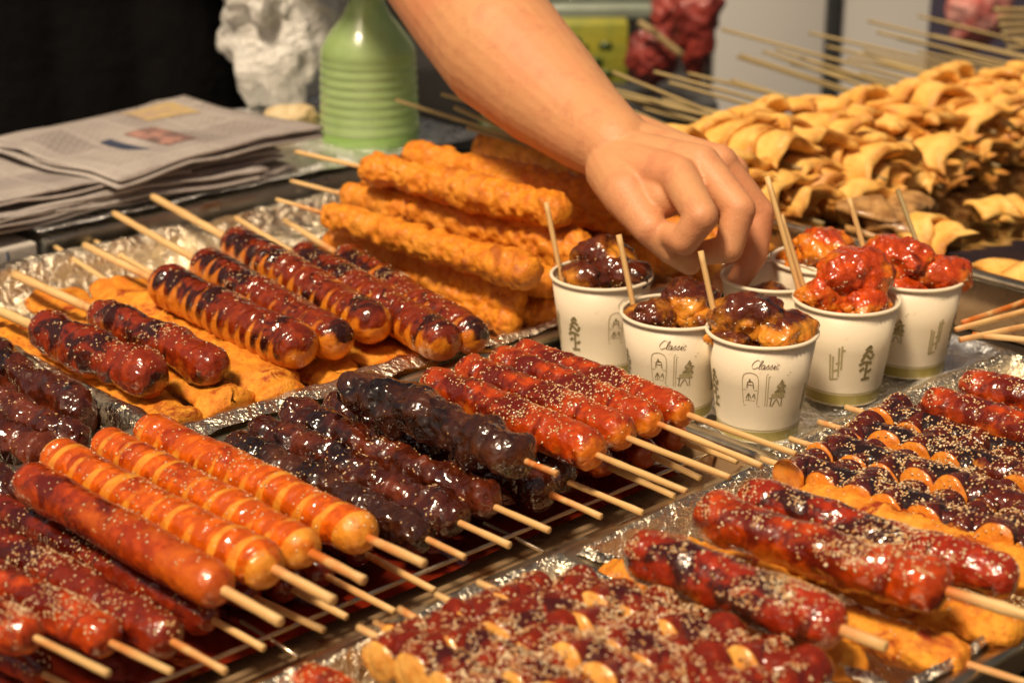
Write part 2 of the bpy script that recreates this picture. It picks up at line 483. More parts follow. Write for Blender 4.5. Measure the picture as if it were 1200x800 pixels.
def body_tube(L, r, style, seed, nu=96, nv=40, p=2.4, mat='', cap=1.15):
    """food body along +X from 0 to L; returns verts, faces, sauce"""
    s = 0.5 - 0.5 * np.cos(np.linspace(0, np.pi, nu))
    s = 0.35 * s + 0.65 * np.linspace(0, 1, nu)
    x = s * L
    e = np.clip(np.minimum(x, L - x) / (cap * r), 0, 1)
    prof = (1 - (1 - e) ** p) ** (1 / p)
    prof = np.maximum(prof, 0.004)
    th = np.linspace(0, 2 * np.pi, nv, endpoint=False)
    X, T = np.meshgrid(x, th, indexing='ij')
    P = np.broadcast_to(prof[:, None], X.shape)
    C, Sn = np.cos(T), np.sin(T)
    base = np.stack([X, r * P * C, r * P * Sn], -1).reshape(-1, 3)
    off = seed * 3.7
    bn = base + off
    sauce = np.ones(len(base))
    rf = np.ones(len(base))
    xr, tr = X.ravel(), T.ravel()
    if style == 'ring':
        pitch = 0.0150 + .004 * ((seed * 37) % 10) / 10
        ph = (xr / pitch + tr / (2 * np.pi) + 0.30 * noise(bn, 30, seed)) % 1.0
        g = np.abs(ph - 0.5) * 2
        am = np.clip(.75 + .8 * noise(bn, 26, seed + 11), .1, 1.4)
        rf += am * (0.11 * np.sqrt(np.clip(1 - g ** 3, 0, 1)) - 0.10 * (g > .86))
        rf += 0.06 * fbm(bn, 38, seed) + .02 * fbm(bn, 170, seed + 1, 2)
        up = np.clip(np.sin(tr + .5 * noise(bn, 18, seed + 6)), -.6, 1)
        if mat == 'ringdark':
            sauce = 0.55 - 0.50 * smooth01(1 - g, .35, .85) + 0.75 * up + .35 * noise(bn, 55, seed + 3)
        else:
            sauce = 0.95 - 0.95 * smooth01(1 - g, .40, .85) + 0.45 * up + .45 * noise(bn, 42, seed + 3) - .8 * smooth01(xr, L - .014, L - .004)
    elif style == 'smooth':
        rf += 0.05 * fbm(bn, 22, seed) + 0.015 * fbm(bn, 120, seed + 4)
        sauce = 0.55 + 0.5 * fbm(bn, 24, seed + 2)
    elif style == 'bumpy':
        rf += 0.15 * fbm(bn, 34, seed) + 0.085 * fbm(bn, 110, seed + 4, 2)
        sauce = 0.72 + 0.28 * np.sin(tr) + 0.3 * noise(bn, 50, seed + 2)
        if L > .14 and mat in ('chicken', 'bright') and r > .014:
            sauce = 0.72 + 0.62 * np.sin(tr + .35) + 0.35 * noise(bn, 45, seed + 2) - 1.3 * smooth01(xr, L - .034, L - .008)
    elif style == 'segment':      # pressed rice-cake / sausage segments
        pitch = 0.024
        g = np.abs(((xr / pitch + .1 * noise(bn, 30, seed)) % 1.0) - .5) * 2
        rf += 0.10 * np.sqrt(np.clip(1 - g ** 4, 0, 1)) - .05 + 0.10 * fbm(bn, 60, seed, 2) + .07 * fbm(bn, 200, seed, 2)
        sauce = 0.72 + 0.3 * np.sin(tr) + 0.25 * noise(bn, 40, seed + 2)
        sauce -= 0.7 * smooth01(xr, L - .012, L)
    elif style == 'meat':
        pitch = 0.027
        g = np.abs(((xr / pitch + .35 * noise(bn, 22, seed)) % 1.0) - .5) * 2
        rf += 0.08 * np.sqrt(np.clip(1 - g ** 3, 0, 1)) - .07 * smooth01(g, .8, 1) + 0.34 * fbm(bn, 46, seed) + .16 * fbm(bn, 130, seed, 3)
        sauce = 0.7 + 0.5 * noise(bn, 45, seed + 2)
    elif style == 'fried':
        rg = 1 - np.abs(fbm(bn, 55, seed))
        rf += 0.20 * fbm(bn, 24, seed) + 0.26 * (rg - .6) + 0.15 * fbm(bn, 190, seed + 5, 3)
        sauce = smooth01(rf, 1.0, 1.25)
    v = base * np.stack([np.ones_like(rf), rf, rf], -1)
    # gentle bend and sag
    bx = v[:, 0] / L - .5
    ks, kz = random.uniform(-.06, .06), random.uniform(-.04, .03)
    v[:, 1] += ks * L * (bx * bx - .25) * 0.6
    v[:, 2] += kz * L * (bx * bx - .25) * 0.6
    return v, grid_faces(nu, nv, True), sauce


def frame_from(p0, p1):
    x = Vector(p1 - p0).normalized()
    y = Vector((0, 0, 1)).cross(x).normalized()
    z = x.cross(y)
    return Matrix((x, y, z)).transposed()


def stick_mesh(x0, x1, parent, r=0.0023, meat=None, mat=None, name='stick', yoff=0, zoff=0):
    n = max(4, int(abs(x1 - x0) / .008))
    xs = np.linspace(x0, x1, n)
    k = random.uniform(-.004, .004)
    tt = (xs - x0) / (x1 - x0)
    c = np.stack([xs, yoff + k * tt * (1 - tt), zoff + k * .5 * tt * (1 - tt)], -1)
    rad = np.full(n, r) * (1 + .05 * rng.normal(size=n))
    v, f = tube_rows(c, rad, 8)
    s = np.zeros(len(v))
    if meat is not None:
        amt = random.uniform(.3, 1.3)
        s = amt * np.clip(1 - np.minimum(np.abs(v[:, 0] - meat[0]), np.abs(v[:, 0] - meat[1])) / random.uniform(.01, .05), 0, 1)
    return mk(name, v, f, mat or M['bamboo'], parent, attr={'sauce': s})


SEEDN = [0]


SEEDK = 1.7


def skewer(label, group, p0, p1, z, wpx, style, mat, front=None, back=None, seeds=120, zf=None, name='food_skewer',
           part='meat', cat='skewer', sr=0.0020, flat=1.0, soff=0.0, size=1.0):
    """p0 = back end pixel, p1 = front end pixel of the food; front/back = pixel where the stick ends"""
    SEEDN[0] += 1
    seed = SEEDN[0]
    a = at(p0[0], p0[1], z); b = at(p1[0], p1[1], z if zf is None else zf)
    L = float(np.linalg.norm(b - a))
    tm = np.linalg.norm((a + b) / 2 - np.array([0, 0, CAM_H]))
    r = wpx / 2 * tm / F * (.90 if cat == 'skewer' and name != 'chicken_skewer' else 1)
    m3 = frame_from(a, b)
    root = empty(name, a, label, cat, group, m3)
    v, f, s = body_tube(L, r / 1.06, style, seed, nu=int(np.clip(L / .0014, 60, 170)), nv=52, mat=mat)
    v[:, 2] *= flat
    mk(part, v, f, M[mat], root, attr={'sauce': s})
    x0, x1 = .02, L - .02
    if front is not None:
        e = at(front[0], front[1], z - .005 if zf is None else zf)
        x1 = L + float(np.linalg.norm(e - b))
    if back is not None:
        e = at(back[0], back[1], z)
        x0 = -float(np.linalg.norm(e - a))
    if front is not None or back is not None:
        stick_mesh(x0, x1, root, sr, (0, L), zoff=soff)
    if seeds:
        seeds_on(v, f, int(seeds * SEEDK), root, size=size)
    return root


def tteok_pieces(seedbase, n=5):
    out = []
    for k in range(n):
        L, r = random.uniform(.031, .035), random.uniform(.0105, .0125)
        v, f, s = body_tube(L, r, 'bumpy', seedbase + k, nu=34, nv=24, p=3.0, cap=.32)
        v[:, 0] -= L / 2
        v = v[:, [1, 0, 2]] * np.array([1, 1, 1.0])
        f = f[:, ::-1]
        ends = smooth01(np.abs(v[:, 1]), L / 2 - .0035, L / 2 - .0012)
        s = 0.85 + 0.45 * v[:, 2] / r - 1.5 * ends * (rng.random() * .6 + .5) + .2 * noise(v + k, 70, k)
        out.append((v, f, s))
    return out


PIECES = tteok_pieces(500, 7)


def tteok_skewer(label, group, p0, p1, z, mat, zf=None, seeds=260, front=None, stick=True, name='rice_cake_skewer'):
    a = at(p0[0], p0[1], z); b = at(p1[0], p1[1], z if zf is None else zf)
    L = float(np.linalg.norm(b - a))
    root = empty(name, a, label, 'skewer', group, frame_from(a, b))
    step = .0215
    n = max(2, int(L / step))
    allv, allf, k = [], [], 0
    for i in range(n):
        v, f, s = random.choice(PIECES)
        key = (id(v), mat)
        me = PC.get(key)
        off = np.array([(i + .5) * step + random.uniform(-.001, .001), random.uniform(-.0022, .0022), random.uniform(-.0015, .0015)])
        rz = random.uniform(-.11, .11)
        if me is None:
            o = mk('rice_cake', v, f, M[mat], root, attr={'sauce': s}); PC[key] = o.data
        else:
            o = bpy.data.objects.new('rice_cake', me); COL.objects.link(o); o.parent = root
        o.location = off; o.rotation_euler = (random.choice([0, 0, .2, -.2]), random.uniform(-.15, .15), rz)
        c_, s_ = math.cos(rz), math.sin(rz)
        vv = v @ np.array([[c_, s_, 0], [-s_, c_, 0], [0, 0, 1]]) + off
        allv.append(vv); allf.append(f + k); k += len(v)
    gv, gf, gs = body_tube(n * step - .004, .0102, 'bumpy', 700 + SEEDN[0], nu=100, nv=30)
    SEEDN[0] += 1
    gv = gv * np.array([1, 1.2, 1.0]) + np.array([.002, 0, .0006])
    allv.append(gv); allf.append(gf + k); k += len(gv)
    mk('sauce_glaze', gv, gf, M[mat], root, attr={'sauce': np.ones(len(gv))})
    if stick:
        x1 = n * step + .005
        if front is not None: x1 = L + float(np.linalg.norm(at(front[0], front[1], z) - b))
        stick_mesh(-.02, x1, root, .002, (0, L))
    seeds_on(np.concatenate(allv), np.concatenate(allf), seeds, root, .35, 1.05, 45)
    return root


PC = {}


def slab(label, group, p0, p1, z, wpx, mat, seed, back=None, front=None, thick=0.016, name='fried_fish_cake', part='fish_cake'):
    a = at(*p0, z); b = at(*p1, z)
    L = float(np.linalg.norm(b - a)); t_ = np.linalg.norm((a + b) / 2 - np.array([0, 0, CAM_H])); wd = wpx * .96 * t_ / F
    root = empty(name, a, label, 'fish cake' if name == 'fried_fish_cake' else 'fried skewer', group, frame_from(a, b))
    v, f, s = body_tube(L, wd / 2, 'smooth', seed, nu=90, nv=48, p=3, cap=.5)
    th_ = np.arctan2(v[:, 2], v[:, 1])
    v[:, 2] *= thick / wd
    v[:, 2] += .0035 * fbm(v * [1, 1, 0] + seed, 28, seed, 2) + .0022 * fbm(v * [1, 1, 0] + seed, 90, seed, 3)
    v[:, 1] += .004 * fbm(v * [1, 0, 0] + seed, 35, seed, 2) * np.sign(v[:, 1])
    mk(part, v, f, M[mat], root, attr={'sauce': s})
    if back is not None:
        stick_mesh(-float(np.linalg.norm(at(*back, z + .008) - a)), L * .6, root, .0021, (0, L * .3))
    if front is not None:
        stick_mesh(L * .4, L + float(np.linalg.norm(at(*front, z) - b)), root, .0021, (L * .7, L))
    return root


# ------------------------------------------------------------------ the setting
g = mk('ground', *[np.array([(-40, -40, -.85), (40, -40, -.85), (40, 40, -.85), (-40, 40, -.85)], float), np.array([(0, 1, 2, 3)])], M['ground'], kind='structure')


def ubox(name, u0, u1, v0, v1, z0, z1, mat, parent=None, bw=0.003):
    """box aligned with the stall; top-level objects sit at their base centre"""
    c = uvz((u0 + u1) / 2, (v0 + v1) / 2, z0)
    v, f = box_vf(-(u1 - u0) / 2, (u1 - u0) / 2, -(v1 - v0) / 2, (v1 - v0) / 2, 0, z1 - z0)
    o = mk(name, v, f, mat, None, smooth=False)
    if parent is None:
        o.location = c; o.rotation_euler = (0, 0, ROT)
    else:
        o.parent = parent
        pl = Vector(parent.location)
        o.location = Matrix.Rotation(-ROT, 3, 'Z') @ (Vector(c) - pl)
    if bw: bevel(o, bw)
    return o


stall = empty('stall_counter', uvz(1.2, -.8, -.85), 'dark steel stall counter carrying all the food trays', 'counter', rz=ROT)
ubox('counter_top', -.1, 1.18, -1.62, -.16, -.05, -.006, M['counter'], stall)
ubox('counter_top', 1.183, 2.9, -1.115, -.16, -.05, -.006, M['counter'], stall)
ubox('front_panel', -.08, 2.88, -.20, -.18, -.80, -.052, M['steelgrey'], stall)
for uu in (-.05, 1.4, 2.85):
    for vv in ((-1.58 if uu < 1 else -1.08), -.24):
        ubox('leg', uu - .02, uu + .02, vv - .02, vv + .02, -.85, -.052, M['steelgrey'], stall)


def tray(label, u0, u1, v0, v1, z0, zr, mat='steel', name='metal_tray', flange=.009, cat='tray', group='metal food trays'):
    c = uvz((u0 + u1) / 2, (v0 + v1) / 2, z0)
    root = empty(name, c, label, cat, group, rz=ROT)
    hx, hy = (u1 - u0) / 2, (v1 - v0) / 2
    H = zr - z0
    def ring(ix, z):   # rounded rectangle ring
        rr = .012
        pts = []
        for cx, cy, a0 in ((hx - ix - rr, hy - ix - rr, 0), (-hx + ix + rr, hy - ix - rr, 90), (-hx + ix + rr, -hy + ix + rr, 180), (hx - ix - rr, -hy + ix + rr, 270)):
            for k in range(6):
                a = R(a0 + 18 * k)
                pts.append((cx + rr * math.cos(a), cy + rr * math.sin(a), z))
        return pts
    def loft(rings):
        v = np.array([p for r_ in rings for p in r_]); return v, grid_faces(len(rings), 24, True)
    v, f = loft([ring(.012, .001), ring(.004, .004), ring(.001, H - .001), ring(0, H - .001), ring(-.0005, H - .001), ring(.0005, .001), ring(.010, -.001)])
    fl = [tuple(range(24)), tuple(reversed(range(24 * 6, 24 * 7)))]
    o = mk('basin', v, [tuple(q) for q in f] + fl, M[mat], root, smooth=False)
    v, f = loft([ring(.0015, H - .004), ring(.0012, H), ring(0, H + .0022), ring(-flange, H + .0022), ring(-flange - .0015, H), ring(-flange - .0015, H - .004), ring(-flange, H - .004), ring(-flange + .001, H - .0012), ring(-.001, H - .0012)])
    mk('rim', v, f, M['steel'] if mat != 'steelgrey' else M[mat], root, smooth=True)
    return root


def liner(parent_label, u0, u1, v0, v1, z0, zr, mat, seed, over=.008, amp=.003, name='foil_liner', lab=None, parent=None):
    """crumpled foil lying in a tray (or flat when zr==z0)"""
    c = uvz((u0 + u1) / 2, (v0 + v1) / 2, z0)
    W, D = u1 - u0 + 2 * over, v1 - v0 + 2 * over
    nx, ny = int(W / .0032), int(D / .0032)
    X, Y = np.meshgrid(np.linspace(-W / 2, W / 2, nx), np.linspace(-D / 2, D / 2, ny), indexing='ij')
    d = np.minimum(W / 2 - np.abs(X), D / 2 - np.abs(Y))         # distance to the sheet's edge
    H = zr - z0
    wall = 1 - smooth01(d, over, over + .012)
    q = np.stack([X.ravel(), Y.ravel(), np.zeros(X.size)], -1) + seed * 1.3
    cr = fbm(q, 45, seed, 3, .55)
    rid = 1 - np.abs(fbm(q, 30, seed + 9, 3, .6)) * 2
    Z = H * wall + (amp * cr + amp * .9 * rid).reshape(X.shape) * (0.35 + 0.65 * (1 - wall)) + .0045 * wall
    Z -= .004 * smooth01(over * .6 - d, 0, over * .6) * (H > 0)
    ex = (.006 * noise(q, 25, seed + 3)).reshape(X.shape) * wall
    v = np.stack([X + ex * np.sign(X) * (np.abs(X) > W / 2 - over), Y + ex * np.sign(Y) * (np.abs(Y) > D / 2 - over), Z + .003], -1).reshape(-1, 3)
    o = mk(name, v, grid_faces(nx, ny), M[mat], None)
    o.location = c; o.rotation_euler = (0, 0, ROT)
    if lab: tag(o, lab, 'foil')
    return o


# trays (u along the counter, v towards the viewer)
tray('long dark steel tray with red sauce under the skewers in front', .16, .803, -.885, -.632, .0, .024, 'steeldark')
tray('steel tray under charred sausages and fried fish cake slices', .552, .806, -1.285, -.905, .0, .022)
tray('steel tray of dark meat at the left edge', .25, .535, -1.17, -.905, .0, .030)
tray('front steel tray of sesame rice cakes nearest the viewer', .36, .604, -.612, -.30, .0, .028)
tray('steel tray of three big sesame chicken skewers', .620, .784, -.612, -.405, .0, .028)
tray('right steel tray of black sesame rice cake rows', .800, 1.09, -.640, -.30, .0, .014)
tray('steel tray beneath the pile of fried batter skewers', .822, 1.14, -1.31, -.905, .0, .018)

liner('', .552, .806, -1.285, -.905, .002, .027, 'foil', 3, .015, .003, lab='crumpled foil lining the tray of charred sausages')
liner('', .25, .535, -1.17, -.905, .002, .034, 'foildark', 4, .012, .005, lab='dark greasy foil lining the left meat tray')
liner('', .36, .604, -.612, -.30, .002, .028, 'foil', 5, .004, .003, lab='foil with a painted warm lamp tint lining the front rice cake tray')
liner('', .620, .784, -.612, -.405, .002, .028, 'foil', 6, .004, .003, lab='foil with a painted warm lamp tint lining the sesame chicken tray')
liner('', .800, 1.09, -.640, -.30, .002, .014, 'foil', 7, .006, .003, lab='foil lining the right black sesame tray')
liner('', .822, 1.14, -1.31, -.905, .002, .019, 'foil', 8, .008, .003, lab='foil lining the tray of fried batter skewers')
liner('', .835, 1.135, -.885, -.675, -.006, -.006, 'foilclean', 9, .004, .0022, name='foil_sheet', lab='crinkled silver foil sheet under the paper cups')

# sauce in the long tray, wires of its grate
v = []
nx, ny = 120, 50
X, Y = np.meshgrid(np.linspace(-.310, .306, nx), np.linspace(-.082, .116, ny), indexing='ij')
q = np.stack([X.ravel(), Y.ravel(), 0 * X.ravel()], -1)
v = q.copy(); v[:, 2] = .0012 * fbm(q, 20, 2)
o = mk('sauce_pool', v, grid_faces(nx, ny), M['sauce'])
o.location = uvz(.486, -.7585, .009); o.rotation_euler = (0, 0, ROT)
tag(o, 'dark red sauce pooled on the floor of the long tray', 'sauce')
gr = empty('wire_grate', uvz(.486, -.665, .010), 'thin wire grate along the front of the long tray', 'grate', rz=ROT)
for y, z in ((-.004, .010),):
    xs = np.linspace(-.315, .315, 30)
    v, f = tube_rows(np.stack([xs, 0 * xs + y * -1, 0 * xs + z], -1), .0013, 8)
    mk('wire', v, f, M['rod'], gr)
for k in range(3):
    x = -.20 + k * .17
    v, f = tube_rows(np.array([(x, -.02, .0075), (x, 0, .0078), (x, .03, .0078)]), .0011, 8)
    mk('cross_wire', v, f, M['rod'], gr)

# ------------------------------------------------------------------ skewers in the long tray (front)
G1 = 'skewers in the long sauce tray'
N = 'sausage_skewer'
skewer('red sesame skewer in the bottom left corner, cut off by the frame', G1, (-130, 665), (42, 748), .062, 60, 'bumpy', 'bright', (120, 804), seeds=170, name=N, part='sausage')
skewer('red sesame skewer, second from the bottom left corner', G1, (-60, 655), (132, 752), .050, 58, 'bumpy', 'bright', (192, 802), seeds=190, name=N, part='sausage')
skewer('small red skewer tip below the bottom left corner skewers', G1, (-60, 735), (52, 790), .025, 46, 'bumpy', 'red', (85, 812), seeds=60, name=N, part='sausage')
skewer('dark red seeded skewer, third from the bottom left corner', G1, (-60, 605), (203, 752), .045, 58, 'bumpy', 'red', (268, 795), seeds=240, name=N, part='sausage')
skewer('deep red skewer lying low just left of the smooth orange one', G1, (-10, 590), (250, 728), .034, 50, 'bumpy', 'red', (304, 772), seeds=130, name=N, part='sausage')
skewer('smooth unringed red orange sausage with a dark seeded tip', G1, (28, 560), (264, 692), .060, 62, 'smooth', 'redsmooth', (342, 732), seeds=60, name=N, part='sausage', sr=.0027)
skewer('ringed orange sausage right beside the smooth red orange one', G1, (60, 533), (322, 668), .062, 60, 'ring', 'ring', (402, 708), seeds=70, name=N, part='sausage', sr=.0027)
skewer('middle of the three ringed orange sausages', G1, (118, 518), (366, 648), .060, 55, 'ring', 'ring', (426, 690), seeds=100, name=N, part='sausage', sr=.0027)
skewer('ringed orange sausage beside the dark glazed meat', G1, (168, 503), (434, 630), .058, 58, 'ring', 'ring', (496, 671), seeds=120, name=N, part='sausage', sr=.0026)
# lower layer, mostly hidden
for p0, p1, fr, lb in (((70, 590), (300, 700), (358, 757), 'hidden red skewer whose stained stick shows under the smooth sausage'),
                       ((120, 570), (345, 690), (405, 733), 'hidden red skewer under the first ringed sausage'),
                       ((170, 560), (385, 675), (462, 726), 'hidden red skewer under the middle ringed sausage'),
                       ((240, 550), (430, 650), (496, 706), 'hidden red skewer under the last ringed sausage')):
    skewer(lb, G1, p0, p1, .026, 46, 'bumpy', 'red', fr, seeds=20, name=N, part='sausage')
MN = 'meat_skewer'
G2 = 'dark glazed meat skewers'
skewer('dark glazed meat skewer nearest the ringed sausages', G2, (268, 518), (502, 632), .034, 50, 'meat', 'dark', (552, 658), seeds=30, name=MN)
skewer('dark glazed meat skewer, second from the ringed sausages', G2, (300, 500), (540, 612), .040, 52, 'meat', 'darkred', (603, 645), seeds=60, name=MN)
skewer('dark glazed meat skewer, third from the ringed sausages', G2, (335, 485), (582, 594), .042, 54, 'meat', 'darkred', (652, 626), seeds=60, name=MN)
skewer('dark glazed meat skewer tucked beneath the raised black one', G2, (385, 470), (645, 580), .036, 54, 'meat', 'darkred', (708, 612), seeds=40, name=MN)
skewer('raised blackish meat skewer on top of the dark pile', G2, (408, 452), (618, 540), .070, 66, 'meat', 'dark', (663, 557), seeds=6, name=MN)
skewer('low dark meat skewer below the raised black one', G2, (440, 470), (668, 565), .034, 54, 'meat', 'dark', (772, 597), seeds=10, name=MN)
G3 = 'bright red sesame skewers'
skewer('bright red sesame skewer beside the raised black meat', G3, (500, 446), (702, 532), .062, 56, 'segment', 'bright', (806, 584), seeds=220, name=N, part='sausage')
skewer('bright red sesame skewer, second from the black meat', G3, (540, 432), (738, 512), .062, 52, 'segment', 'bright', (846, 572), seeds=200, name=N, part='sausage')
skewer('bright red sesame skewer, third from the black meat', G3, (578, 421), (772, 498), .062, 48, 'segment', 'bright', (878, 560), seeds=190, name=N, part='sausage')
skewer('bright red sesame skewer nearest the paper cups', G3, (606, 412), (808, 486), .062, 46, 'segment', 'bright', (912, 548), seeds=180, name=N, part='sausage')
for p0, p1, fr, lb in (((560, 480), (715, 548), (798, 586), 'lower red skewer under the first bright red one'),
                       ((600, 460), (765, 535), (836, 560), 'lower red skewer under the second bright red one'),
                       ((640, 450), (800, 515), (872, 545), 'lower red skewer under the third bright red one')):
    skewer(lb, G3, p0, p1, .028, 42, 'segment', 'red', fr, seeds=20, name=N, part='sausage')

# ------------------------------------------------------------------ left dark meat tray
G4 = 'dark meat skewers in the left foil tray'
for i, (p0, p1, z, lb) in enumerate((((-120, 440), (60, 540), .040, 'dark meat skewer in the left tray, nearest the smooth red sausage'),
                                     ((-80, 430), (95, 520), .040, 'dark meat skewer in the middle of the left tray'),
                                     ((-60, 400), (100, 490), .036, 'dark meat skewer in the left tray nearest the yellow slabs'),
                                     ((-150, 500), (25, 585), .036, 'dark meat skewer low at the left frame edge'))):
    skewer(lb, G4, p0, p1, z, 52, 'meat', 'darkred', seeds=50, name=MN)

# ------------------------------------------------------------------ charred sausages on fried slabs
G5 = 'flat fried fish cakes under the charred sausages'
slab('yellow fried fish cake slab at the left end, below the two thick sausages', G5, (-30, 372), (200, 500), .024, 84, 'slab', 61, back=(-60, 330))
slab('fried fish cake slab poking out under the second thick sausage', G5, (60, 345), (274, 478), .026, 72, 'slab', 62, back=(-5, 308))
slab('long fried fish cake slab between thick and ringed sausages', G5, (128, 330), (336, 464), .028, 70, 'slab', 63, back=(70, 278))
slab('fried fish cake slab with its end under the first ringed sausage', G5, (222, 345), (420, 456), .022, 66, 'slab', 64, back=(138, 258))
slab('fried fish cake slab nearest the fried batter pile', G5, (310, 310), (486, 438), .024, 76, 'slab', 65)
G6 = 'charred sausages over the fish cakes'
skewer('thick glossy sesame sausage at the left, with a fat pale stick', G6, (46, 384), (184, 446), .050, 62, 'bumpy', 'thick', back=(-25, 340), seeds=130, name=N, part='sausage', sr=.0036)
skewer('thick glossy sesame sausage, second from the left with a fat stick', G6, (112, 366), (258, 434), .049, 56, 'bumpy', 'thick', back=(52, 315), seeds=140, name=N, part='sausage', sr=.0036)
skewer('char topped ringed sausage next to the thick ones', G6, (188, 330), (358, 412), .050, 60, 'ring', 'ringdark', back=(124, 283), seeds=60, name=N, part='sausage', sr=.0030)
skewer('char topped ringed sausage, second from the thick ones', G6, (236, 308), (402, 402), .050, 54, 'ring', 'ringdark', back=(168, 245), seeds=110, name=N, part='sausage', sr=.0030)
skewer('char topped ringed sausage, third from the thick ones', G6, (272, 284), (446, 384), .052, 54, 'ring', 'ringdark', back=(205, 227), seeds=130, name=N, part='sausage', sr=.0034)
skewer('char topped ringed sausage, fourth from the thick ones', G6, (352, 300), (528, 404), .050, 54, 'ring', 'ringdark', back=(300, 252), seeds=130, name=N, part='sausage', sr=.0024)
skewer('char topped ringed sausage nearest the fried batter pile', G6, (402, 300), (562, 398), .049, 48, 'ring', 'ringdark', back=(335, 258), seeds=130, name=N, part='sausage', sr=.0026)

# ------------------------------------------------------------------ fried batter skewers
G7 = 'fried batter skewers piled in the back tray'
FR = [((425, 196), (668, 252), .092, 48, (380, 172), 'long fried batter skewer on top of the pile, left of the arm'),
      ((476, 182), (735, 240), .088, 50, None, 'long fried batter skewer on top of the pile, just under the forearm'),
      ((380, 250), (628, 322), .072, 44, (345, 230), 'fried batter skewer along the front of the pile, over two others'),
      ((405, 228), (692, 300), .060, 50, (360, 208), 'fried batter skewer in the middle of the pile, behind the front one'),
      ((385, 280), (612, 352), .042, 42, None, 'fried batter skewer second from the bottom at the front'),
      ((410, 305), (606, 382), .026, 40, None, 'lowest fried batter skewer at the front of the pile'),
      ((520, 235), (728, 318), .042, 48, None, 'fried batter skewer sunk behind the leftmost cup'),
      ((560, 200), (770, 272), .066, 48, None, 'fried batter skewer with its end under the wrist'),
      ((590, 240), (800, 305), .050, 46, None, 'fried batter skewer ending below the curled fingers'),
      ((640, 250), (840, 320), .030, 48, None, 'fried batter skewer lying behind the second cup'),
      ((480, 290), (660, 372), .026, 46, None, 'fried batter skewer at the bottom beside the leftmost cup'),
      ((560, 170), (800, 240), .060, 44, None, 'fried batter skewer at the back of the pile under the arm'),
      ((450, 215), (640, 268), .066, 46, None, 'fried batter skewer wedged between the two top ones'),
      ((392, 264), (652, 335), .052, 44, None, 'slim fried batter skewer just behind the front topmost one'),
      ((500, 205), (760, 262), .075, 46, None, 'fried batter skewer half under the forearm, right of the top two'),
      ((620, 225), (850, 290), .046, 46, None, 'fried batter skewer behind the fingers, reaching furthest right'),
      ((400, 296), (608, 366), .034, 42, None, 'fried batter skewer just above the lowest front one'),
      ((470, 250), (700, 322), .048, 44, None, 'fried batter skewer in the dip beside the leftmost cup'),
      ((440, 205), (660, 268), .076, 44, None, 'fried batter skewer right below the topmost one')]
for p0, p1, z, wd, bk, lb in FR:
    skewer(lb, G7, p0, p1, z, wd * .98, 'fried', 'fried', back=bk, seeds=0, name='fried_skewer', part='batter')

# ------------------------------------------------------------------ front rice cake tray
G8 = 'sesame rice cake skewers in the front tray'
for p0, p1, z, lb in (((650, 688), (985, 815), .050, 'sesame rice cake skewer beside the divider of the chicken tray'),
                      ((595, 697), (905, 830), .052, 'sesame rice cake skewer, second from the tray divider'),
                      ((545, 712), (820, 840), .052, 'sesame rice cake skewer, third from the tray divider'),
                      ((500, 730), (730, 850), .050, 'sesame rice cake skewer, fourth from the tray divider'),
                      ((452, 752), (650, 860), .046, 'sesame rice cake skewer at the left end of the front tray')):
    tteok_skewer(lb, G8, p0, p1, z, 'tteok', seeds=1300)
for p0, p1, lb in (((620, 715), (900, 850), 'buried rice cake skewer under the right side of the front pile'),
                   ((470, 745), (700, 870), 'buried rice cake skewer under the left side of the front pile')):
    tteok_skewer(lb, G8, p0, p1, .026, 'tteok', seeds=300)
skewer('small bright red sesame skewer on bare foil at the bottom edge', None, (352, 790), (470, 850), .030, 52, 'bumpy', 'bright', seeds=110, name=N, part='sausage')

# ------------------------------------------------------------------ chicken tray
G9 = 'skewers in the sesame chicken tray'
CN = 'chicken_skewer'
skewer('charred sesame chicken skewer nearest the front rice cake tray', G9, (738, 642), (988, 738), .064, 68, 'bumpy', 'chicken', (1042, 762), seeds=430, name=CN, part='chicken', sr=.003)
skewer('bright red sesame chicken skewer in the middle of its tray', G9, (818, 600), (1112, 692), .068, 66, 'bumpy', 'bright', (1215, 732), seeds=460, name=CN, part='chicken', sr=.003)
skewer('dark red sesame chicken skewer with a bare yellow end', G9, (868, 580), (1192, 682), .060, 58, 'bumpy', 'chicken', seeds=460, name=CN, part='chicken')
G10 = 'battered fried skewers under the sesame chicken'
for p0, p1, z, wd, fr, lb in (((706, 672), (1010, 800), .026, 78, None, 'orange battered piece under the charred chicken, along the divider'),
                              ((860, 690), (1135, 778), .030, 66, (1215, 802), 'orange battered skewer whose stick leaves the bottom right corner'),
                              ((900, 640), (1200, 745), .034, 66, None, 'orange battered piece between the middle and charred chicken'),
                              ((930, 585), (1260, 690), .034, 70, None, 'orange battered piece behind the dark red sesame chicken'),
                              ((780, 650), (980, 700), .020, 66, None, 'small battered piece at the back corner of the chicken tray')):
    skewer(lb, G10, p0, p1, z, wd, 'fried', 'slab', fr, seeds=30, name='battered_skewer', part='batter', flat=.8)

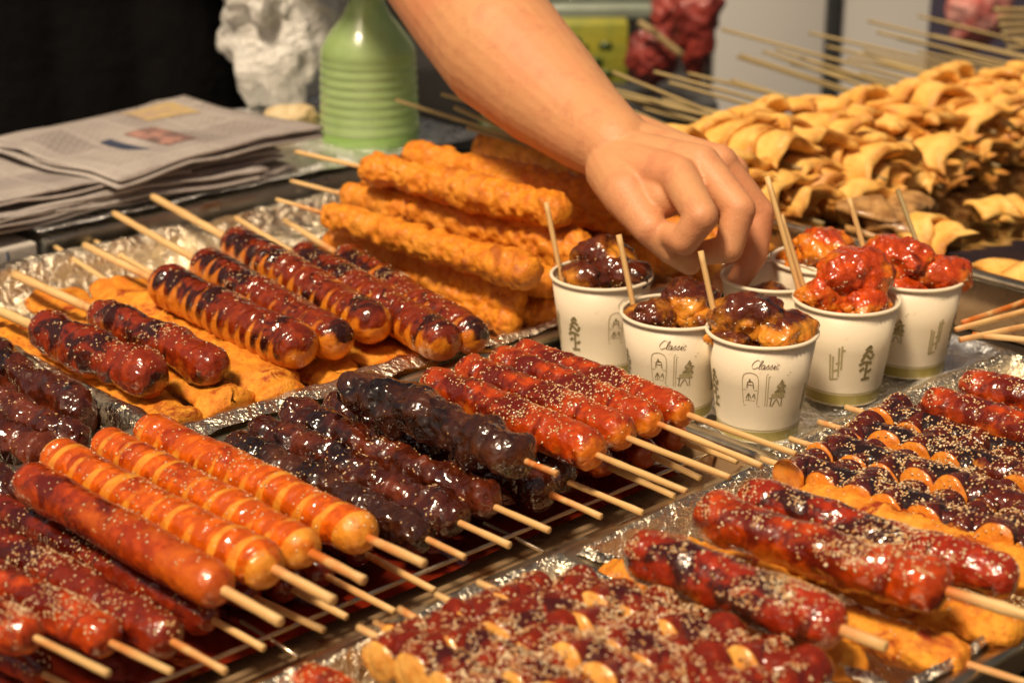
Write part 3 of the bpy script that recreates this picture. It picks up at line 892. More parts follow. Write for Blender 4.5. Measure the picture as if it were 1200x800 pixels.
# ------------------------------------------------------------------ right tray
G11 = 'black sesame rice cake rows in the right tray'
for p0, p1, z, lb in (((925, 548), (1260, 660), .040, 'black sesame rice cake skewer nearest the chicken tray'),
                      ((958, 524), (1290, 630), .042, 'black sesame rice cake skewer, second from the chicken tray'),
                      ((992, 504), (1320, 600), .043, 'black sesame rice cake skewer, third from the chicken tray'),
                      ((1024, 486), (1330, 570), .044, 'black sesame rice cake skewer beside the red rows')):
    tteok_skewer(lb, G11, p0, p1, z, 'blackglz', seeds=1200)
skewer('bright red sesame skewer on the right tray, next to the black rows', None, (1082, 470), (1330, 545), .056, 52, 'segment', 'bright', seeds=330, name=N, part='sausage')
skewer('bright red sesame skewer at the far corner of the right tray', None, (1125, 450), (1340, 505), .052, 50, 'segment', 'bright', seeds=280, name=N, part='sausage')

# ------------------------------------------------------------------ paper cups
CH, CR, CB = .0705, .0366, .0268


def cup_r(z):
    return CB + (CR - CB) * z / CH


def ribbon_on_cup(strokes, wd, rot, zc, pen=None):
    """strokes in mm: list of polylines (x right, y up) laid on the cup's side"""
    parts = []
    for st in strokes:
        p = np.array(st, float) / 1000
        # resample with Catmull-Rom
        if len(p) > 2:
            q = []
            pp = np.concatenate([p[:1], p, p[-1:]])
            for i in range(1, len(pp) - 2):
                for t_ in np.linspace(0, 1, 6, endpoint=False):
                    a, b, c, d = pp[i - 1:i + 3]
                    q.append(.5 * ((2 * b) + (-a + c) * t_ + (2 * a - 5 * b + 4 * c - d) * t_ ** 2 + (-a + 3 * b - 3 * c + d) * t_ ** 3))
            q.append(pp[-2]); p = np.array(q)
        tn = np.gradient(p, axis=0); tn /= np.linalg.norm(tn, axis=1)[:, None] + 1e-9
        nn = np.stack([-tn[:, 1], tn[:, 0]], -1)
        ww = np.full(len(p), wd)
        if pen: ww = wd * (.45 + .9 * np.abs(tn @ np.array(pen)))
        e = np.stack([p - nn * ww[:, None] / 2, p + nn * ww[:, None] / 2], 1).reshape(-1, 2)
        z = zc + e[:, 1]
        r = cup_r(z) + .00022
        th = rot + e[:, 0] / cup_r(zc)
        v = np.stack([r * np.cos(th), r * np.sin(th), z], -1)
        parts.append((v, grid_faces(len(p), 2)))
    return join(parts)


# "Classic" in slanted pen strokes, mm
def letters():
    def sl(st, x): return [[(a + x + b * .30, b) for a, b in s] for s in st]
    Cc = [[(2.6, 4.2), (2.3, 4.9), (1.3, 5.0), (.2, 3.6), (-.1, 1.6), (.8, .1), (2.0, .3), (2.9, 1.1)]]
    l = [[(0, .9), (.9, 3.0), (1.0, 4.9), (.4, 4.6), (.2, 2.0), (.4, .2), (1.1, .5)]]
    a = [[(1.5, 2.3), (.7, 2.6), (0, 1.4), (.2, .2), (.9, .3), (1.5, 2.2), (1.3, .5), (1.6, .1), (2.1, .6)]]
    s_ = [[(-.2, .6), (.9, 2.6), (.8, 1.9), (1.3, .8), (.8, .1), (.1, .4)]]
    i = [[(0, .6), (.6, 2.4), (.4, .5), (.8, .1), (1.2, .6)], [(.8, 3.4), (.95, 3.7)]]
    c = [[(1.4, 2.0), (1.0, 2.6), (.2, 1.8), (.1, .6), (.7, .1), (1.5, .7)]]
    out, x = [], -6.6
    for g_, adv in ((Cc, 3.1), (l, 1.3), (a, 2.2), (s_, 1.7), (s_, 1.7), (i, 1.3), (c, 1.5)):
        out += sl(g_, x); x += adv
    return out


LET = letters()


def big(st, k=1.28):
    return [[(a * k, b * k) for a, b in q] for q in st]

# little café sketch: window with figure, door frame, tree, chair and table
SK_FRAME = [[(-11, -16), (-11, 0), (-3.5, 0), (-3.5, -16)], [(-11, -8), (-3.5, -8)], [(-10, -14), (-4.5, -14)],
            [(1.0, 1), (1.0, -17)], [(2.2, 0), (2.2, -17)], [(1.2, 1.5), (14, 1.7)], [(2.2, 0.2), (13, .2)], [(-11, -17), (-2, -17.2)]]
SK_DARK = [[(-7.5, -1.5), (-7.9, -3), (-7.2, -3.2), (-7.5, -1.5)], [(-9, -7), (-8.5, -3.5), (-6, -3.4), (-5.5, -7)], [(-8.6, -5), (-6, -5)],
           [(-9.5, -13), (-8, -10), (-6.6, -13)], [(-8, -10), (-8, -14)], [(-6, -12), (-5, -10), (-4.5, -13)],
           [(4, -17), (4.4, -12), (4, -17)], [(10.5, -17), (10.2, -12)], [(3, -12.2), (12, -12)], [(5, -17), (7.3, -13), (9.5, -17)],
           [(8.5, -4), (7, -6), (9, -7), (6, -9), (10, -8.5), (12, -9.5), (10.5, -6.5), (12, -5.5), (10, -5), (9.5, -2), (8.5, -4)]]
SK_BLOB = [[(6.5, -9.6), (8.0, -8.2), (9.5, -9.5), (11.5, -8.5)], [(8, -7.0), (9.6, -6.4), (11, -7.2)], [(4.2, -11.2), (7.5, -10.8), (11.3, -11.3)], [(9.2, -4.8), (9.8, -3)], [(7.2, -10), (9, -10.3), (10.6, -9.8)]]
SK_TREE = [[(0, -22), (.3, -13)], [(-3, -12), (-1, -9), (2, -11), (3.4, -8.6)], [(-2.4, -9.4), (0, -7), (2.6, -8)], [(-1.4, -6.6), (.6, -4.6), (1.6, -6)], [(-4, -14), (-1, -12.6), (3, -13.4)], [(-2, -21.5), (3, -21)], [(1.2, -18), (3.4, -16.4)], [(-3.4, -17), (-1, -15.4)]]
SK_HOUSE = [[(-3, -22), (-3, -8)], [(-1.5, -22), (-1.5, -9)], [(1.5, -20), (1.5, -4)], [(3, -16), (3, -3)], [(-3, -22), (1.4, -21)], [(0, -13), (2.2, -12)], [(-1, -17), (1, -16)], [(3, -6), (4.6, -5)]]


def cup(label, px, py, face, kind):
    p = at(px, py, CH)
    p[2] = 0.0015
    root = empty('paper_cup', p, label, 'paper cup', 'paper cups of chicken on the foil')
    prof = [(.001, .003), (CB - .003, .003), (CB - .001, .0035), (cup_r(CH) - .0007, CH - .001), (cup_r(CH) + .0002, CH - .001), (cup_r(0.0), .0), (CB - .0012, .0), (CB - .002, .003)]
    prof = [(CB - .0016, .0), (CB, .0)] + [(cup_r(z), z) for z in (.003, .02, .04, CH - .001)] + [(CR - .0007, CH - .001)] + [(cup_r(z) - .0007, z) for z in (.04, .02, .0035)] + [(.0005, .0032)]
    v, f = lathe(prof, 64)
    mk('cup_wall', v, f, M['cup'], root)
    th = np.linspace(0, 2 * np.pi, 64, endpoint=False)
    ph = np.linspace(0, 2 * np.pi, 10, endpoint=False)
    rr = .0014
    v = np.stack([(CR + rr * np.cos(ph)[None]) * np.cos(th)[:, None], (CR + rr * np.cos(ph)[None]) * np.sin(th)[:, None], np.broadcast_to(CH + rr * np.sin(ph)[None], (64, 10))], -1)
    i = np.arange(64)[:, None]; j = np.arange(10)[None]
    f = np.stack([i * 10 + j, ((i + 1) % 64) * 10 + j, ((i + 1) % 64) * 10 + (j + 1) % 10, i * 10 + (j + 1) % 10], -1).reshape(-1, 4)
    mk('rolled_rim', v.reshape(-1, 3), f, M['cup'], root)
    v, f = lathe([(cup_r(z) + .00015, z) for z in (.0012, .0085)], 64)
    mk('gold_band', v, f, M['band'], root)
    v, f = lathe([(cup_r(z) + .00018, z) for z in (.0094, .0100)], 64)
    mk('gold_line', v, f, M['band'], root)
    base = R(face)       # direction that looks at the camera is about -90 deg
    for k in range(2):
        rot = base + k * math.pi
        v, f = ribbon_on_cup([[(a * 1.38, b * 1.3) for a, b in q] for q in LET], .00031, rot, .0556, pen=(.86, .5))
        mk('lettering', v, f, M['letter'], root, smooth=False)
        v, f = ribbon_on_cup(big(SK_FRAME), 0.00044, rot, .0500)
        mk('cafe_sketch', v, f, M['printl'], root, smooth=False)
        v, f = ribbon_on_cup(big(SK_DARK), 0.00063, rot, .0500)
        mk('cafe_figures', v, f, M['print'], root, smooth=False)
        v, f = ribbon_on_cup(big(SK_BLOB), 0.00300, rot, .0500)
        mk('cafe_plant', v, f, M['printl'], root, smooth=False)
        v, f = ribbon_on_cup(big(SK_TREE, 1.5), .0022, rot - 1.25, .053)
        mk('tree_sketch', v, f, M['print'], root, smooth=False)
        v, f = ribbon_on_cup(big(SK_HOUSE, 1.4), .0013, rot + 1.2, .051)
        mk('house_sketch', v, f, M['printl'], root, smooth=False)
    return p


def nugget(label, c, size, mat, seed, sq=(1.2, .9, .75), rz=0.0, seeds=60, group='chicken pieces in the cups'):
    n = 56
    ph = np.linspace(0.001, np.pi - .001, n)
    th = np.linspace(0, 2 * np.pi, n, endpoint=False)
    Pp, Tt = np.meshgrid(ph, th, indexing='ij')
    d = np.stack([np.cos(Pp), np.sin(Pp) * np.cos(Tt), np.sin(Pp) * np.sin(Tt)], -1).reshape(-1, 3)
    b = d * np.array(sq) * size
    k = 1 + .24 * fbm(b + seed * 2.1, 50, seed) + .11 * fbm(b + seed, 150, seed, 3)
    v = b * k[:, None]
    s = .58 + .30 * d[:, 2] + .75 * noise(b + seed, 48, seed + 1)
    root = empty('chicken_piece', c - np.array([0, 0, size * sq[2] * .9]), label, 'chicken', group, rz=rz)
    v[:, 2] += size * sq[2] * .9
    f = grid_faces(n, n, True)
    mk('meat', v, f, M[mat], root, attr={'sauce': s})
    seeds_on(v, f, seeds, root, .1)
    return root


def pick(label, a, b, ta, tb, old=False):
    """wooden pick from pixel a (top) to b (bottom) at the given distances"""
    p, q = pt(*a, ta), pt(*b, tb)
    m3 = frame_from(q, p)
    root = empty('wooden_pick', q, label, 'wooden pick', 'wooden picks in the cups', m3)
    L = float(np.linalg.norm(p - q))
    n = 12
    xs = np.linspace(0, L, n)
    v, f = tube_rows(np.stack([xs, 0 * xs, 0 * xs], -1), np.interp(xs, [0, .01, L], [.0008, .0016, .0018]), 8, up=(0, 1, 0))
    o = mk('shaft', v, f, M['bamboo_old' if old else 'bamboo'], root, attr={'sauce': np.clip(1 - v[:, 0] / (L * .35), 0, 1) * .7})
    return root


cups = {}
cups['A'] = cup('leftmost paper cup with dark sesame chicken by the fried pile', 705, 324, -58, 0)
cups['B'] = cup('paper cup of dark chicken, second from the left, printed Classic', 791, 368, -97, 0)
cups['C'] = cup('front paper cup printed Classic, nearest the viewer', 893, 389, -93, 0)
cups['D'] = cup('paper cup heaped with red chicken just right of the front one', 992, 352, -178, 0)
cups['E'] = cup('rightmost paper cup with two red sesame lumps', 1070, 325, -135, 0)
cups['F'] = cup('cup under the fingertips behind the front cup', 905, 326, -100, 0)
cups['G'] = cup('back paper cup of red chicken, between fingers and rightmost cup', 962, 306, -60, 0)


def inside(k, dx, dy, dz):
    return cups[k] + np.array([dx, dy, CH + dz])


NG = [('A', -.012, -.006, .001, .0165, 'nugdark', 'dark sesame chicken piece at the left in the leftmost cup'),
      ('A', .014, -.008, .003, .0175, 'nugdark', 'dark sesame chicken piece at the right in the leftmost cup'),
      ('A', .002, .012, .010, .020, 'nugdark', 'dark sesame chicken piece on top of the leftmost cup'),
      ('B', -.014, -.006, .000, .0165, 'nugdark', 'dark chicken piece at the left in the second cup'),
      ('B', .010, .004, .006, .020, 'nugdark', 'charred chicken piece topping the second cup'),
      ('B', .018, -.012, -.002, .013, 'nugdark', 'small orange edged chicken piece at the front of the second cup'),
      ('C', -.008, .000, .008, .021, 'nugdark', 'big charred chicken piece topping the front cup'),
      ('C', .014, -.010, .001, .0185, 'nugdark', 'dark chicken piece at the right front of the front cup'),
      ('C', -.020, -.006, -.004, .0125, 'nugdark', 'orange chicken piece at the left rim of the front cup'),
      ('C', .024, .006, -.001, .010, 'nugdark', 'small orange chicken bit at the right rim of the front cup'),
      ('D', -.016, -.002, .002, .0175, 'broken', 'red chicken piece at the left rim of the cup right of the front one'),
      ('D', .006, .006, .018, .022, 'broken', 'big red chicken piece heaped on the cup right of the front one'),
      ('D', .012, -.010, -.002, .0175, 'broken', 'red seeded chicken piece at the front of the heaped cup'),
      ('E', -.012, .002, .012, .0225, 'broken', 'big red sesame lump on the left of the rightmost cup'),
      ('E', .018, -.004, .003, .0190, 'broken', 'red sesame lump on the right of the rightmost cup'),
      ('E', -.010, -.014, -.006, .0150, 'broken', 'dark red chicken piece low in the rightmost cup'),
      ('G', .000, -.004, .010, .0215, 'broken', 'orange red chicken piece topping the back cup'),
      ('G', -.018, .002, -.002, .0150, 'broken', 'small red chicken piece at the left of the back cup'),
      ('G', .022, .000, .000, .0140, 'broken', 'red chicken piece at the right of the back cup'),
      ('F', .000, .002, -.022, .0180, 'nugdark', 'dark chicken piece deep in the cup under the fingertips')]
for i, (k, dx, dy, dz, sz, mt, lb) in enumerate(NG):
    nugget(lb, inside(k, dx, dy, dz), sz, mt, 200 + i, rz=random.uniform(-.8, .8), seeds=int(170 * (sz / .018) ** 2))
# filling below the top pieces so no cup is hollow
for i, k in enumerate('ABCDEG'):
    nugget('chicken filling hidden low in the ' + ['leftmost cup', 'second cup from the left', 'front cup', 'cup right of the front one', 'rightmost cup', 'back cup of red chicken'][i], cups[k] + np.array([0, 0, .050]), .024, 'nugdark' if k in 'ABC' else 'broken', 300 + i, (1.05, 1.05, .7), seeds=20, group='chicken hidden inside the cups')


def cpick(label, a, b, lean=0.0, old=False):
    """pick standing in a cup: b = pixel where it enters the food at rim height, a = its top"""
    q = at(*b, CH - .004)
    tq = (q[1] * math.cos(PITCH) - (q[2] - CAM_H) * math.sin(PITCH))
    p = pt(*a, tq + lean)
    q = q - (p - q) / np.linalg.norm(p - q) * .025
    root = empty('wooden_pick', q, label, 'wooden pick', 'wooden picks in the cups', frame_from(q, p))
    L = float(np.linalg.norm(p - q))
    xs = np.linspace(0, L, 12)
    v, f = tube_rows(np.stack([xs, 0 * xs, 0 * xs], -1), np.interp(xs, [0, .01, L], [.0008, .0019, .0021]), 8, up=(0, 1, 0))
    mk('shaft', v, f, M['bamboo_old' if old else 'bamboo'], root, attr={'sauce': np.clip(1 - v[:, 0] / (L * .6), 0, 1) * .7})


cpick('pick standing at the left rim of the leftmost cup', (640, 237), (657, 322))
cpick('pick leaning left in the second cup', (725, 275), (745, 372))
cpick('pick leaning left in the front cup', (821, 294), (843, 396))
cpick('tall pick rising left of the red heaped cup', (899, 207), (942, 360))
cpick('short pick close behind the tall one by the red heaped cup', (915, 252), (946, 350))
cpick('pick standing in the rightmost cup against the red lump', (995, 232), (1022, 325))
cpick('dull brown pick leaning behind the rightmost cup', (1052, 223), (1082, 305), .05, True)

# ------------------------------------------------------------------ broth pot and fish cake skewers
pot = tray('large dark pan of brown broth at the right', 1.17, 2.15, -1.095, -.62, -.004, .045, 'steeldark', name='broth_pan', cat='pan', group=None, flange=.010)
nx, ny = 150, 90
X, Y = np.meshgrid(np.linspace(-.487, .487, nx), np.linspace(-.235, .235, ny), indexing='ij')
q = np.stack([X.ravel(), Y.ravel(), 0 * X.ravel()], -1)
v = q.copy(); v[:, 2] = .0020 * fbm(q, 14, 5)
o = mk('broth', v, grid_faces(nx, ny), M['broth'])
o.location = uvz(1.66, -.8575, .022); o.rotation_euler = (0, 0, ROT)
tag(o, 'dark brown broth filling the large pan', 'broth')


def eomuk_mesh(L, seed):
    """a fish cake sheet folded over and over the stick: overlapping tent-like folds with pointed corners"""
    r_ = np.random.default_rng(seed)
    parts, sc = [], []
    pitch = .027
    n = int(L / pitch)
    for i in range(n):
        for side in (1, -1):
            ns, nt = 16, 19
            ss = np.linspace(0, 1, ns); tt = np.linspace(-1, 1, nt)
            Sg, Tg = np.meshgrid(ss, tt, indexing='ij')
            ln = .046 * r_.uniform(.8, 1.2)
            W = (.017 + .014 * Sg ** .8) * r_.uniform(.85, 1.2)
            ang = Tg * (1.25 - .25 * Sg)
            lift = (.013 + .010 * Sg ** .7) * r_.uniform(.8, 1.25)
            x = Sg * ln + .013 * Sg * (Tg ** 2 - .35) + i * pitch
            y = W * np.sin(ang) * 1.15
            z = lift * (np.cos(ang) * 1.15 - .25) - .004 * (1 - Sg) + .006 * Sg * np.maximum(np.abs(Tg) - .75, 0) * 4 * r_.uniform(-.3, 1)
            v = np.stack([x, y, z], -1).reshape(-1, 3)
            v += .0065 * np.stack([fbm(v + seed, 38, seed + i, 2), fbm(v + seed, 42, seed + 7 + i, 2), fbm(v + seed, 40, seed + 13 + i, 2)], -1)
            g_ = np.gradient(v.reshape(ns, nt, 3), axis=0), np.gradient(v.reshape(ns, nt, 3), axis=1)
            nr = np.cross(g_[0], g_[1]); nr /= np.linalg.norm(nr, axis=-1)[..., None] + 1e-9
            edge = np.maximum(np.abs(Tg) ** 6, np.abs(2 * Sg - 1) ** 6)
            hth = (.0046 * np.sqrt(np.clip(1 - edge, 0, 1)) + .0002)[..., None]
            a = (v.reshape(ns, nt, 3) + nr * hth).reshape(-1, 3); b = (v.reshape(ns, nt, 3) - nr * hth).reshape(-1, 3)
            f = grid_faces(ns, nt)
            o_ = ns * nt
            bi = [k for k in range(nt)] + [k * nt + nt - 1 for k in range(1, ns)] + [(ns - 1) * nt + k for k in range(nt - 2, -1, -1)] + [k * nt for k in range(ns - 2, 0, -1)]
            bi = np.array(bi); bj = np.roll(bi, -1)
            rim = np.stack([bi, bj, bj + o_, bi + o_], -1)
            vv = np.concatenate([a, b])
            tw = r_.uniform(-.28, .28)
            c_, s_ = math.cos(tw), math.sin(tw)
            vv[:, 2] *= side
            vv = np.stack([vv[:, 0], vv[:, 1] * c_ - vv[:, 2] * s_, vv[:, 1] * s_ + vv[:, 2] * c_], -1)
            if side < 0: vv[:, 0] += pitch * .5
            ff = np.concatenate([f, f[:, ::-1] + o_, rim[:, ::-1]])
            if side < 0: ff = ff[:, ::-1]
            parts.append((vv, ff))
            e = smooth01(np.maximum(np.abs(Tg), Sg), .72, 1.0).ravel()
            sc.append(np.concatenate([e, e]))
    v, f = join(parts)
    return v, f, np.concatenate(sc)


EP = [eomuk_mesh(.125, 900 + k) for k in range(7)]
EM = []
GE = 'folded fish cake skewers heaped over the broth'
ei = 0
rows = [(.034, -.925, 14, 1.17, .058), (.056, -.945, 14, 1.145, .058), (.076, -.972, 14, 1.17, .058)]
names = ['bottom', 'middle', 'top']
ordn = ['first', 'second', 'third', 'fourth', 'fifth', 'sixth', 'seventh', 'eighth', 'ninth', 'tenth', 'eleventh', 'twelfth', 'thirteenth', 'fourteenth', 'fifteenth', 'sixteenth', 'seventeenth']
for ri, (z, vf, n, us, du) in enumerate(rows):
    for k in range(n):
        u = us + k * du + random.uniform(-.008, .008)
        vv = vf + random.uniform(-.012, .012)
        fall = (u - 1.15) / .78
        b = uvz(u, vv + (.055 * ri / 2 - .012) * fall, .030 + (z - .030) * (1 - .50 * fall))
        ang = random.uniform(-.16, .16)
        d = V * math.cos(ang) + U * math.sin(ang)
        tilt = random.uniform(.02, .10)
        d = d * math.cos(tilt) - np.array([0, 0, math.sin(tilt)])
        a = b - d * .125
        root = empty('fish_cake_skewer', a, 'folded yellow fish cake skewer, %s from the arm in the %s layer' % (ordn[k], names[ri]), 'skewer', GE, frame_from(a, b))
        kk = random.randrange(7)
        if kk < len(EM) and EM[kk] is not None:
            o = bpy.data.objects.new('fish_cake', EM[kk]); COL.objects.link(o); o.parent = root
        else:
            kk = len(EM)
            o = mk('fish_cake', EP[kk][0], EP[kk][1], M['eomuk'], root, attr={'sauce': EP[kk][2]}); EM.append(o.data)
        o.rotation_euler = (random.uniform(-.4, .4), 0, 0)
        o.scale = (1, random.uniform(.92, 1.1), random.uniform(.9, 1.15))
        stick_mesh(-random.uniform(.16, .30), .125 + random.uniform(.004, .016), root, .0020, mat=M['bamboo_old'])
        ei += 1
# fish cakes in the broth
SOAK = [eomuk_mesh(.054, 950 + k) for k in range(3)]
for i, (px, py, z, rz, sc_, lb) in enumerate(((1175, 252, .024, .4, .8, 'pale fish cake piece floating far right in the broth'),
                                              (1092, 282, .026, -.9, .85, 'bright orange fish cake lump in the broth behind the rightmost cup'),
                                              (1150, 345, .018, .2, .5, 'flat fish cake sliver floating low in the broth'),
                                              (1195, 334, .024, 1.9, .9, 'folded fish cake at the frame edge in the broth'),
                                              (1030, 262, .034, -.3, .9, 'brown soaked fish cake lump behind the back cup'),
                                              (1056, 250, .030, 1.2, .8, 'brown soaked fish cake lump leaning by the dull pick'))):
    mv, mf, msc = SOAK[i % 3]
    o = mk('floating_fish_cake', mv - mv.mean(0), mf, M['mush' if i > 3 else 'eomuk'], attr={'sauce': msc})
    o.location = at(px, py, z); o.rotation_euler = (.2 * math.sin(i), .15, rz); o.scale = (sc_, sc_, sc_ * .8)
    tag(o, lb, 'fish cake')
# bamboo sticks lying at the pan's near corner
for i, (a, b) in enumerate((((1125, 398), (1330, 352)), ((1120, 386), (1330, 330)), ((1128, 378), (1300, 318)), ((1140, 392), (1340, 408)))):
    p, q = at(*a, .052), at(*b, .060)
    root = empty('loose_stick', p, ['loose brown stick lowest by the rightmost cup', 'loose brown stick, middle one by the rightmost cup', 'loose brown stick, upper one by the rightmost cup', 'pale loose stick crossing the others to the frame edge'][i], 'stick', 'loose sticks beside the rightmost cup', frame_from(p, q))
    stick_mesh(0, float(np.linalg.norm(q - p)), root, .0022, (0, .05))
# sticks poking out left of the wrist
for i, (a, b) in enumerate((((533, 126), (640, 172)), ((548, 150), (650, 180)), ((560, 138), (680, 175)))):
    p, q = at(*a, .10), at(*b, .095)
    root = empty('loose_stick', p, ['bare bamboo stick under the forearm, highest of three', 'bare bamboo stick under the forearm, lowest of three', 'bare bamboo stick under the forearm, middle of three'][i], 'stick', 'bare sticks under the forearm', frame_from(p, q))
    stick_mesh(0, .22, root, .0022, mat=M['bamboo_old'])

# ------------------------------------------------------------------ newspapers and back ledge
led = ubox('steel_ledge', .70, 1.16, -1.60, -1.335, -.004, .034, M['steelgrey'])
tag(led, 'grey steel ledge box under the newspapers', 'ledge')
liner('', .70, 1.20, -1.60, -1.335, .035, .035, 'foilclean', 12, .006, .0012, name='foil_sheet', lab='foil sheet on the steel ledge under bottle and newspapers')
car = ubox('white_carton', .42, .695, -1.52, -1.335, -.004, .032, M['carton'])
tag(car, 'off white carton with a blue stripe below the newspapers', 'carton')
for uu, wd_, m_ in ((.665, .0022, 'bluephoto'), (.60, .0012, 'print'), (.54, .0012, 'print')):
    b_ = ubox('printed_line', uu, uu + wd_, -1.3352, -1.3345, .001, .029, M[m_], car, 0)
    b_.location = (uu + wd_ / 2 - .5575, -( -1.3345 + 1.4275) if False else (-1.3348 + 1.4275) * -1, .005)


def newspaper(label, u, v_, z, w_, d_, rz, layers, seed):
    root = empty('newspaper', uvz(u, v_, z), label, 'newspaper', 'folded newspapers stacked on the ledge', rz=ROT + rz)
    nx, ny = 40, 24
    X, Y = np.meshgrid(np.linspace(-w_ / 2, w_ / 2, nx), np.linspace(-d_ / 2, d_ / 2, ny), indexing='ij')
    for k in range(layers):
        sh = random.uniform(-.006, .006)
        q = np.stack([X.ravel(), Y.ravel(), 0 * X.ravel()], -1)
        wv = .0050 * fbm(q + seed, 7, seed, 2) + .0030 * (1 - 2 * np.abs(fbm(q + k * 2, 9, k, 2))) * 1.0
        lift = .010 * smooth01(X.ravel(), -w_ * .30, -w_ / 2) * (k / layers) * (seed % 2)
        zz = k * .0032 + .004 + wv + lift
        v = np.stack([X.ravel() + sh, Y.ravel() + random.uniform(-.004, .004), zz], -1)
        # each fold: a thin closed sheet with rounded near edge
        v2 = v.copy(); v2[:, 2] -= .0022
        vv = np.concatenate([v, v2])
        f = grid_faces(nx, ny); f2 = f[:, ::-1] + nx * ny
        ii = np.arange(nx - 1); jj = np.arange(ny - 1); o_ = nx * ny
        s1 = np.stack([ii * ny, (ii + 1) * ny, (ii + 1) * ny + o_, ii * ny + o_], -1)
        s2 = np.stack([(ii + 1) * ny + ny - 1, ii * ny + ny - 1, ii * ny + ny - 1 + o_, (ii + 1) * ny + ny - 1 + o_], -1)
        s3 = np.stack([jj + 1, jj, jj + o_, jj + 1 + o_], -1)
        s4 = np.stack([(nx - 1) * ny + jj, (nx - 1) * ny + jj + 1, (nx - 1) * ny + jj + 1 + o_, (nx - 1) * ny + jj + o_], -1)
        mk('page', vv, np.concatenate([f, f2, s1, s2, s3, s4]), M['news'], root)
    return root


NP = [newspaper('lowest newspaper of the stack, wide and grey', .80, -1.465, .036, .36, .23, .04, 3, 20),
      newspaper('pinkish newspaper second from the bottom, poking out left', .77, -1.455, .043, .34, .22, -.06, 3, 21),
      newspaper('folded newspaper in the middle of the stack', .80, -1.455, .050, .33, .21, .08, 3, 22),
      newspaper('grey folded newspaper at the left top of the stack', .735, -1.455, .058, .25, .20, -.05, 2, 23),
      newspaper('topmost newspaper with blue and pink printed pictures', .885, -1.450, .063, .25, .205, .13, 3, 24)]


def flat_print(parent, x0, x1, y0, y1, z, mat, name='printed_picture'):
    nx, ny = 12, 8
    X, Y = np.meshgrid(np.linspace(x0, x1, nx), np.linspace(y0, y1, ny), indexing='ij')
    q = np.stack([X.ravel(), Y.ravel(), 0 * X.ravel()], -1)
    k = 2; seed = 24
    wv = .0050 * fbm(q + seed, 7, seed, 2) + .0030 * (1 - 2 * np.abs(fbm(q + k * 2, 9, k, 2)))
    v = np.stack([X.ravel(), Y.ravel(), k * .0032 + .004 + wv + z], -1)
    return mk(name, v, grid_faces(nx, ny), M[mat], parent)


T = NP[4]
flat_print(T, -.075, -.066, -.045, .010, .0006, 'bluephoto')
flat_print(T, -.048, -.036, -.040, .020, .0006, 'bluephoto')
flat_print(T, -.020, .018, -.045, .020, .0006, 'pinkphoto')
flat_print(T, .030, .100, .045, .090, .0006, 'yellowphoto')

# ------------------------------------------------------------------ green ribbed bottle
bc = at(434, 162, .037)
prof = [(.001, 0), (.046, 0), (.050, .004)]
z = .010
for k in range(8):
    for a in np.linspace(0, 1, 8, endpoint=False):
        prof.append((.0500 - .0022 * k / 9 + .0012 * math.sin(math.pi * a), z + a * .0095))
    z += .0095
prof += [(.0495, z), (.0475, z + .008), (.042, z + .019), (.033, z + .031), (.024, z + .042), (.017, z + .056), (.0145, z + .10), (.0135, z + .13), (.0135, z + .15), (.001, z + .151)]
root = empty('squeeze_bottle', bc, 'pale green ribbed plastic bottle standing behind the newspapers', 'bottle')
v, f = lathe(prof, 64)
mk('ribbed_body', v, f, M['greenliq'], root)
v, f = lathe([(.0135, z + .151), (.017, z + .152), (.017, z + .175), (.012, z + .182), (.004, z + .215), (.001, z + .216)], 32)
mk('cap', v, f, M['green'], root)
v, f = lathe([(.0507, .0005), (.0512, .003), (.0512, .009), (.0508, .0105)], 64)
mk('base_ring', v, f, M['green'], root)


# ------------------------------------------------------------------ crumpled things
def crumple(name, label, cat, c, size, mat, seed, fr=14, amp=.30, group=None, rz=0, n=120):
    ph = np.linspace(.001, np.pi - .001, n); th = np.linspace(0, 2 * np.pi, n, endpoint=False)
    Pp, Tt = np.meshgrid(ph, th, indexing='ij')
    d = np.stack([np.sin(Pp) * np.cos(Tt), np.sin(Pp) * np.sin(Tt), np.cos(Pp)], -1).reshape(-1, 3)
    b = d * np.array(size)
    k = 1 + amp * .7 * fbm(b + seed * 1.7, fr, seed, 2, .6) + amp * .55 * (1 - 2.2 * np.abs(fbm(b + seed, fr * 1.3, seed + 4, 3, .55))) + amp * .14 * (1 - 2.2 * np.abs(fbm(b * [1, 1, .6] + seed, fr * 3.2, seed + 9, 2, .55)))
    v = b * k[:, None]
    v[:, 2] -= v[:, 2].min()
    o = mk(name, v, grid_faces(n, n, True)[:, ::-1], M[mat])
    o.location = c; o.rotation_euler = (0, 0, rz)
    return tag(o, label, cat, group)


c = at(338, 140, .036)
crumple('plastic_bag', 'crumpled white plastic bag between black shirt and green bottle', 'plastic bag', c + np.array([-.005, .04, 0]), (.066, .045, .105), 'plastic', 31, 16, .38)
crumple('plastic_bag', 'upper bunch of white plastic bag behind the bottle neck', 'plastic bag', pt(372, 40, 1.98) , (.050, .045, .10), 'plastic', 35, 16, .35)
crumple('paper_tissue', 'crumpled beige paper lump at the foot of the white bag', 'paper', at(342, 156, .038), (.026, .018, .013), 'beige', 33, 40, .3, n=40)

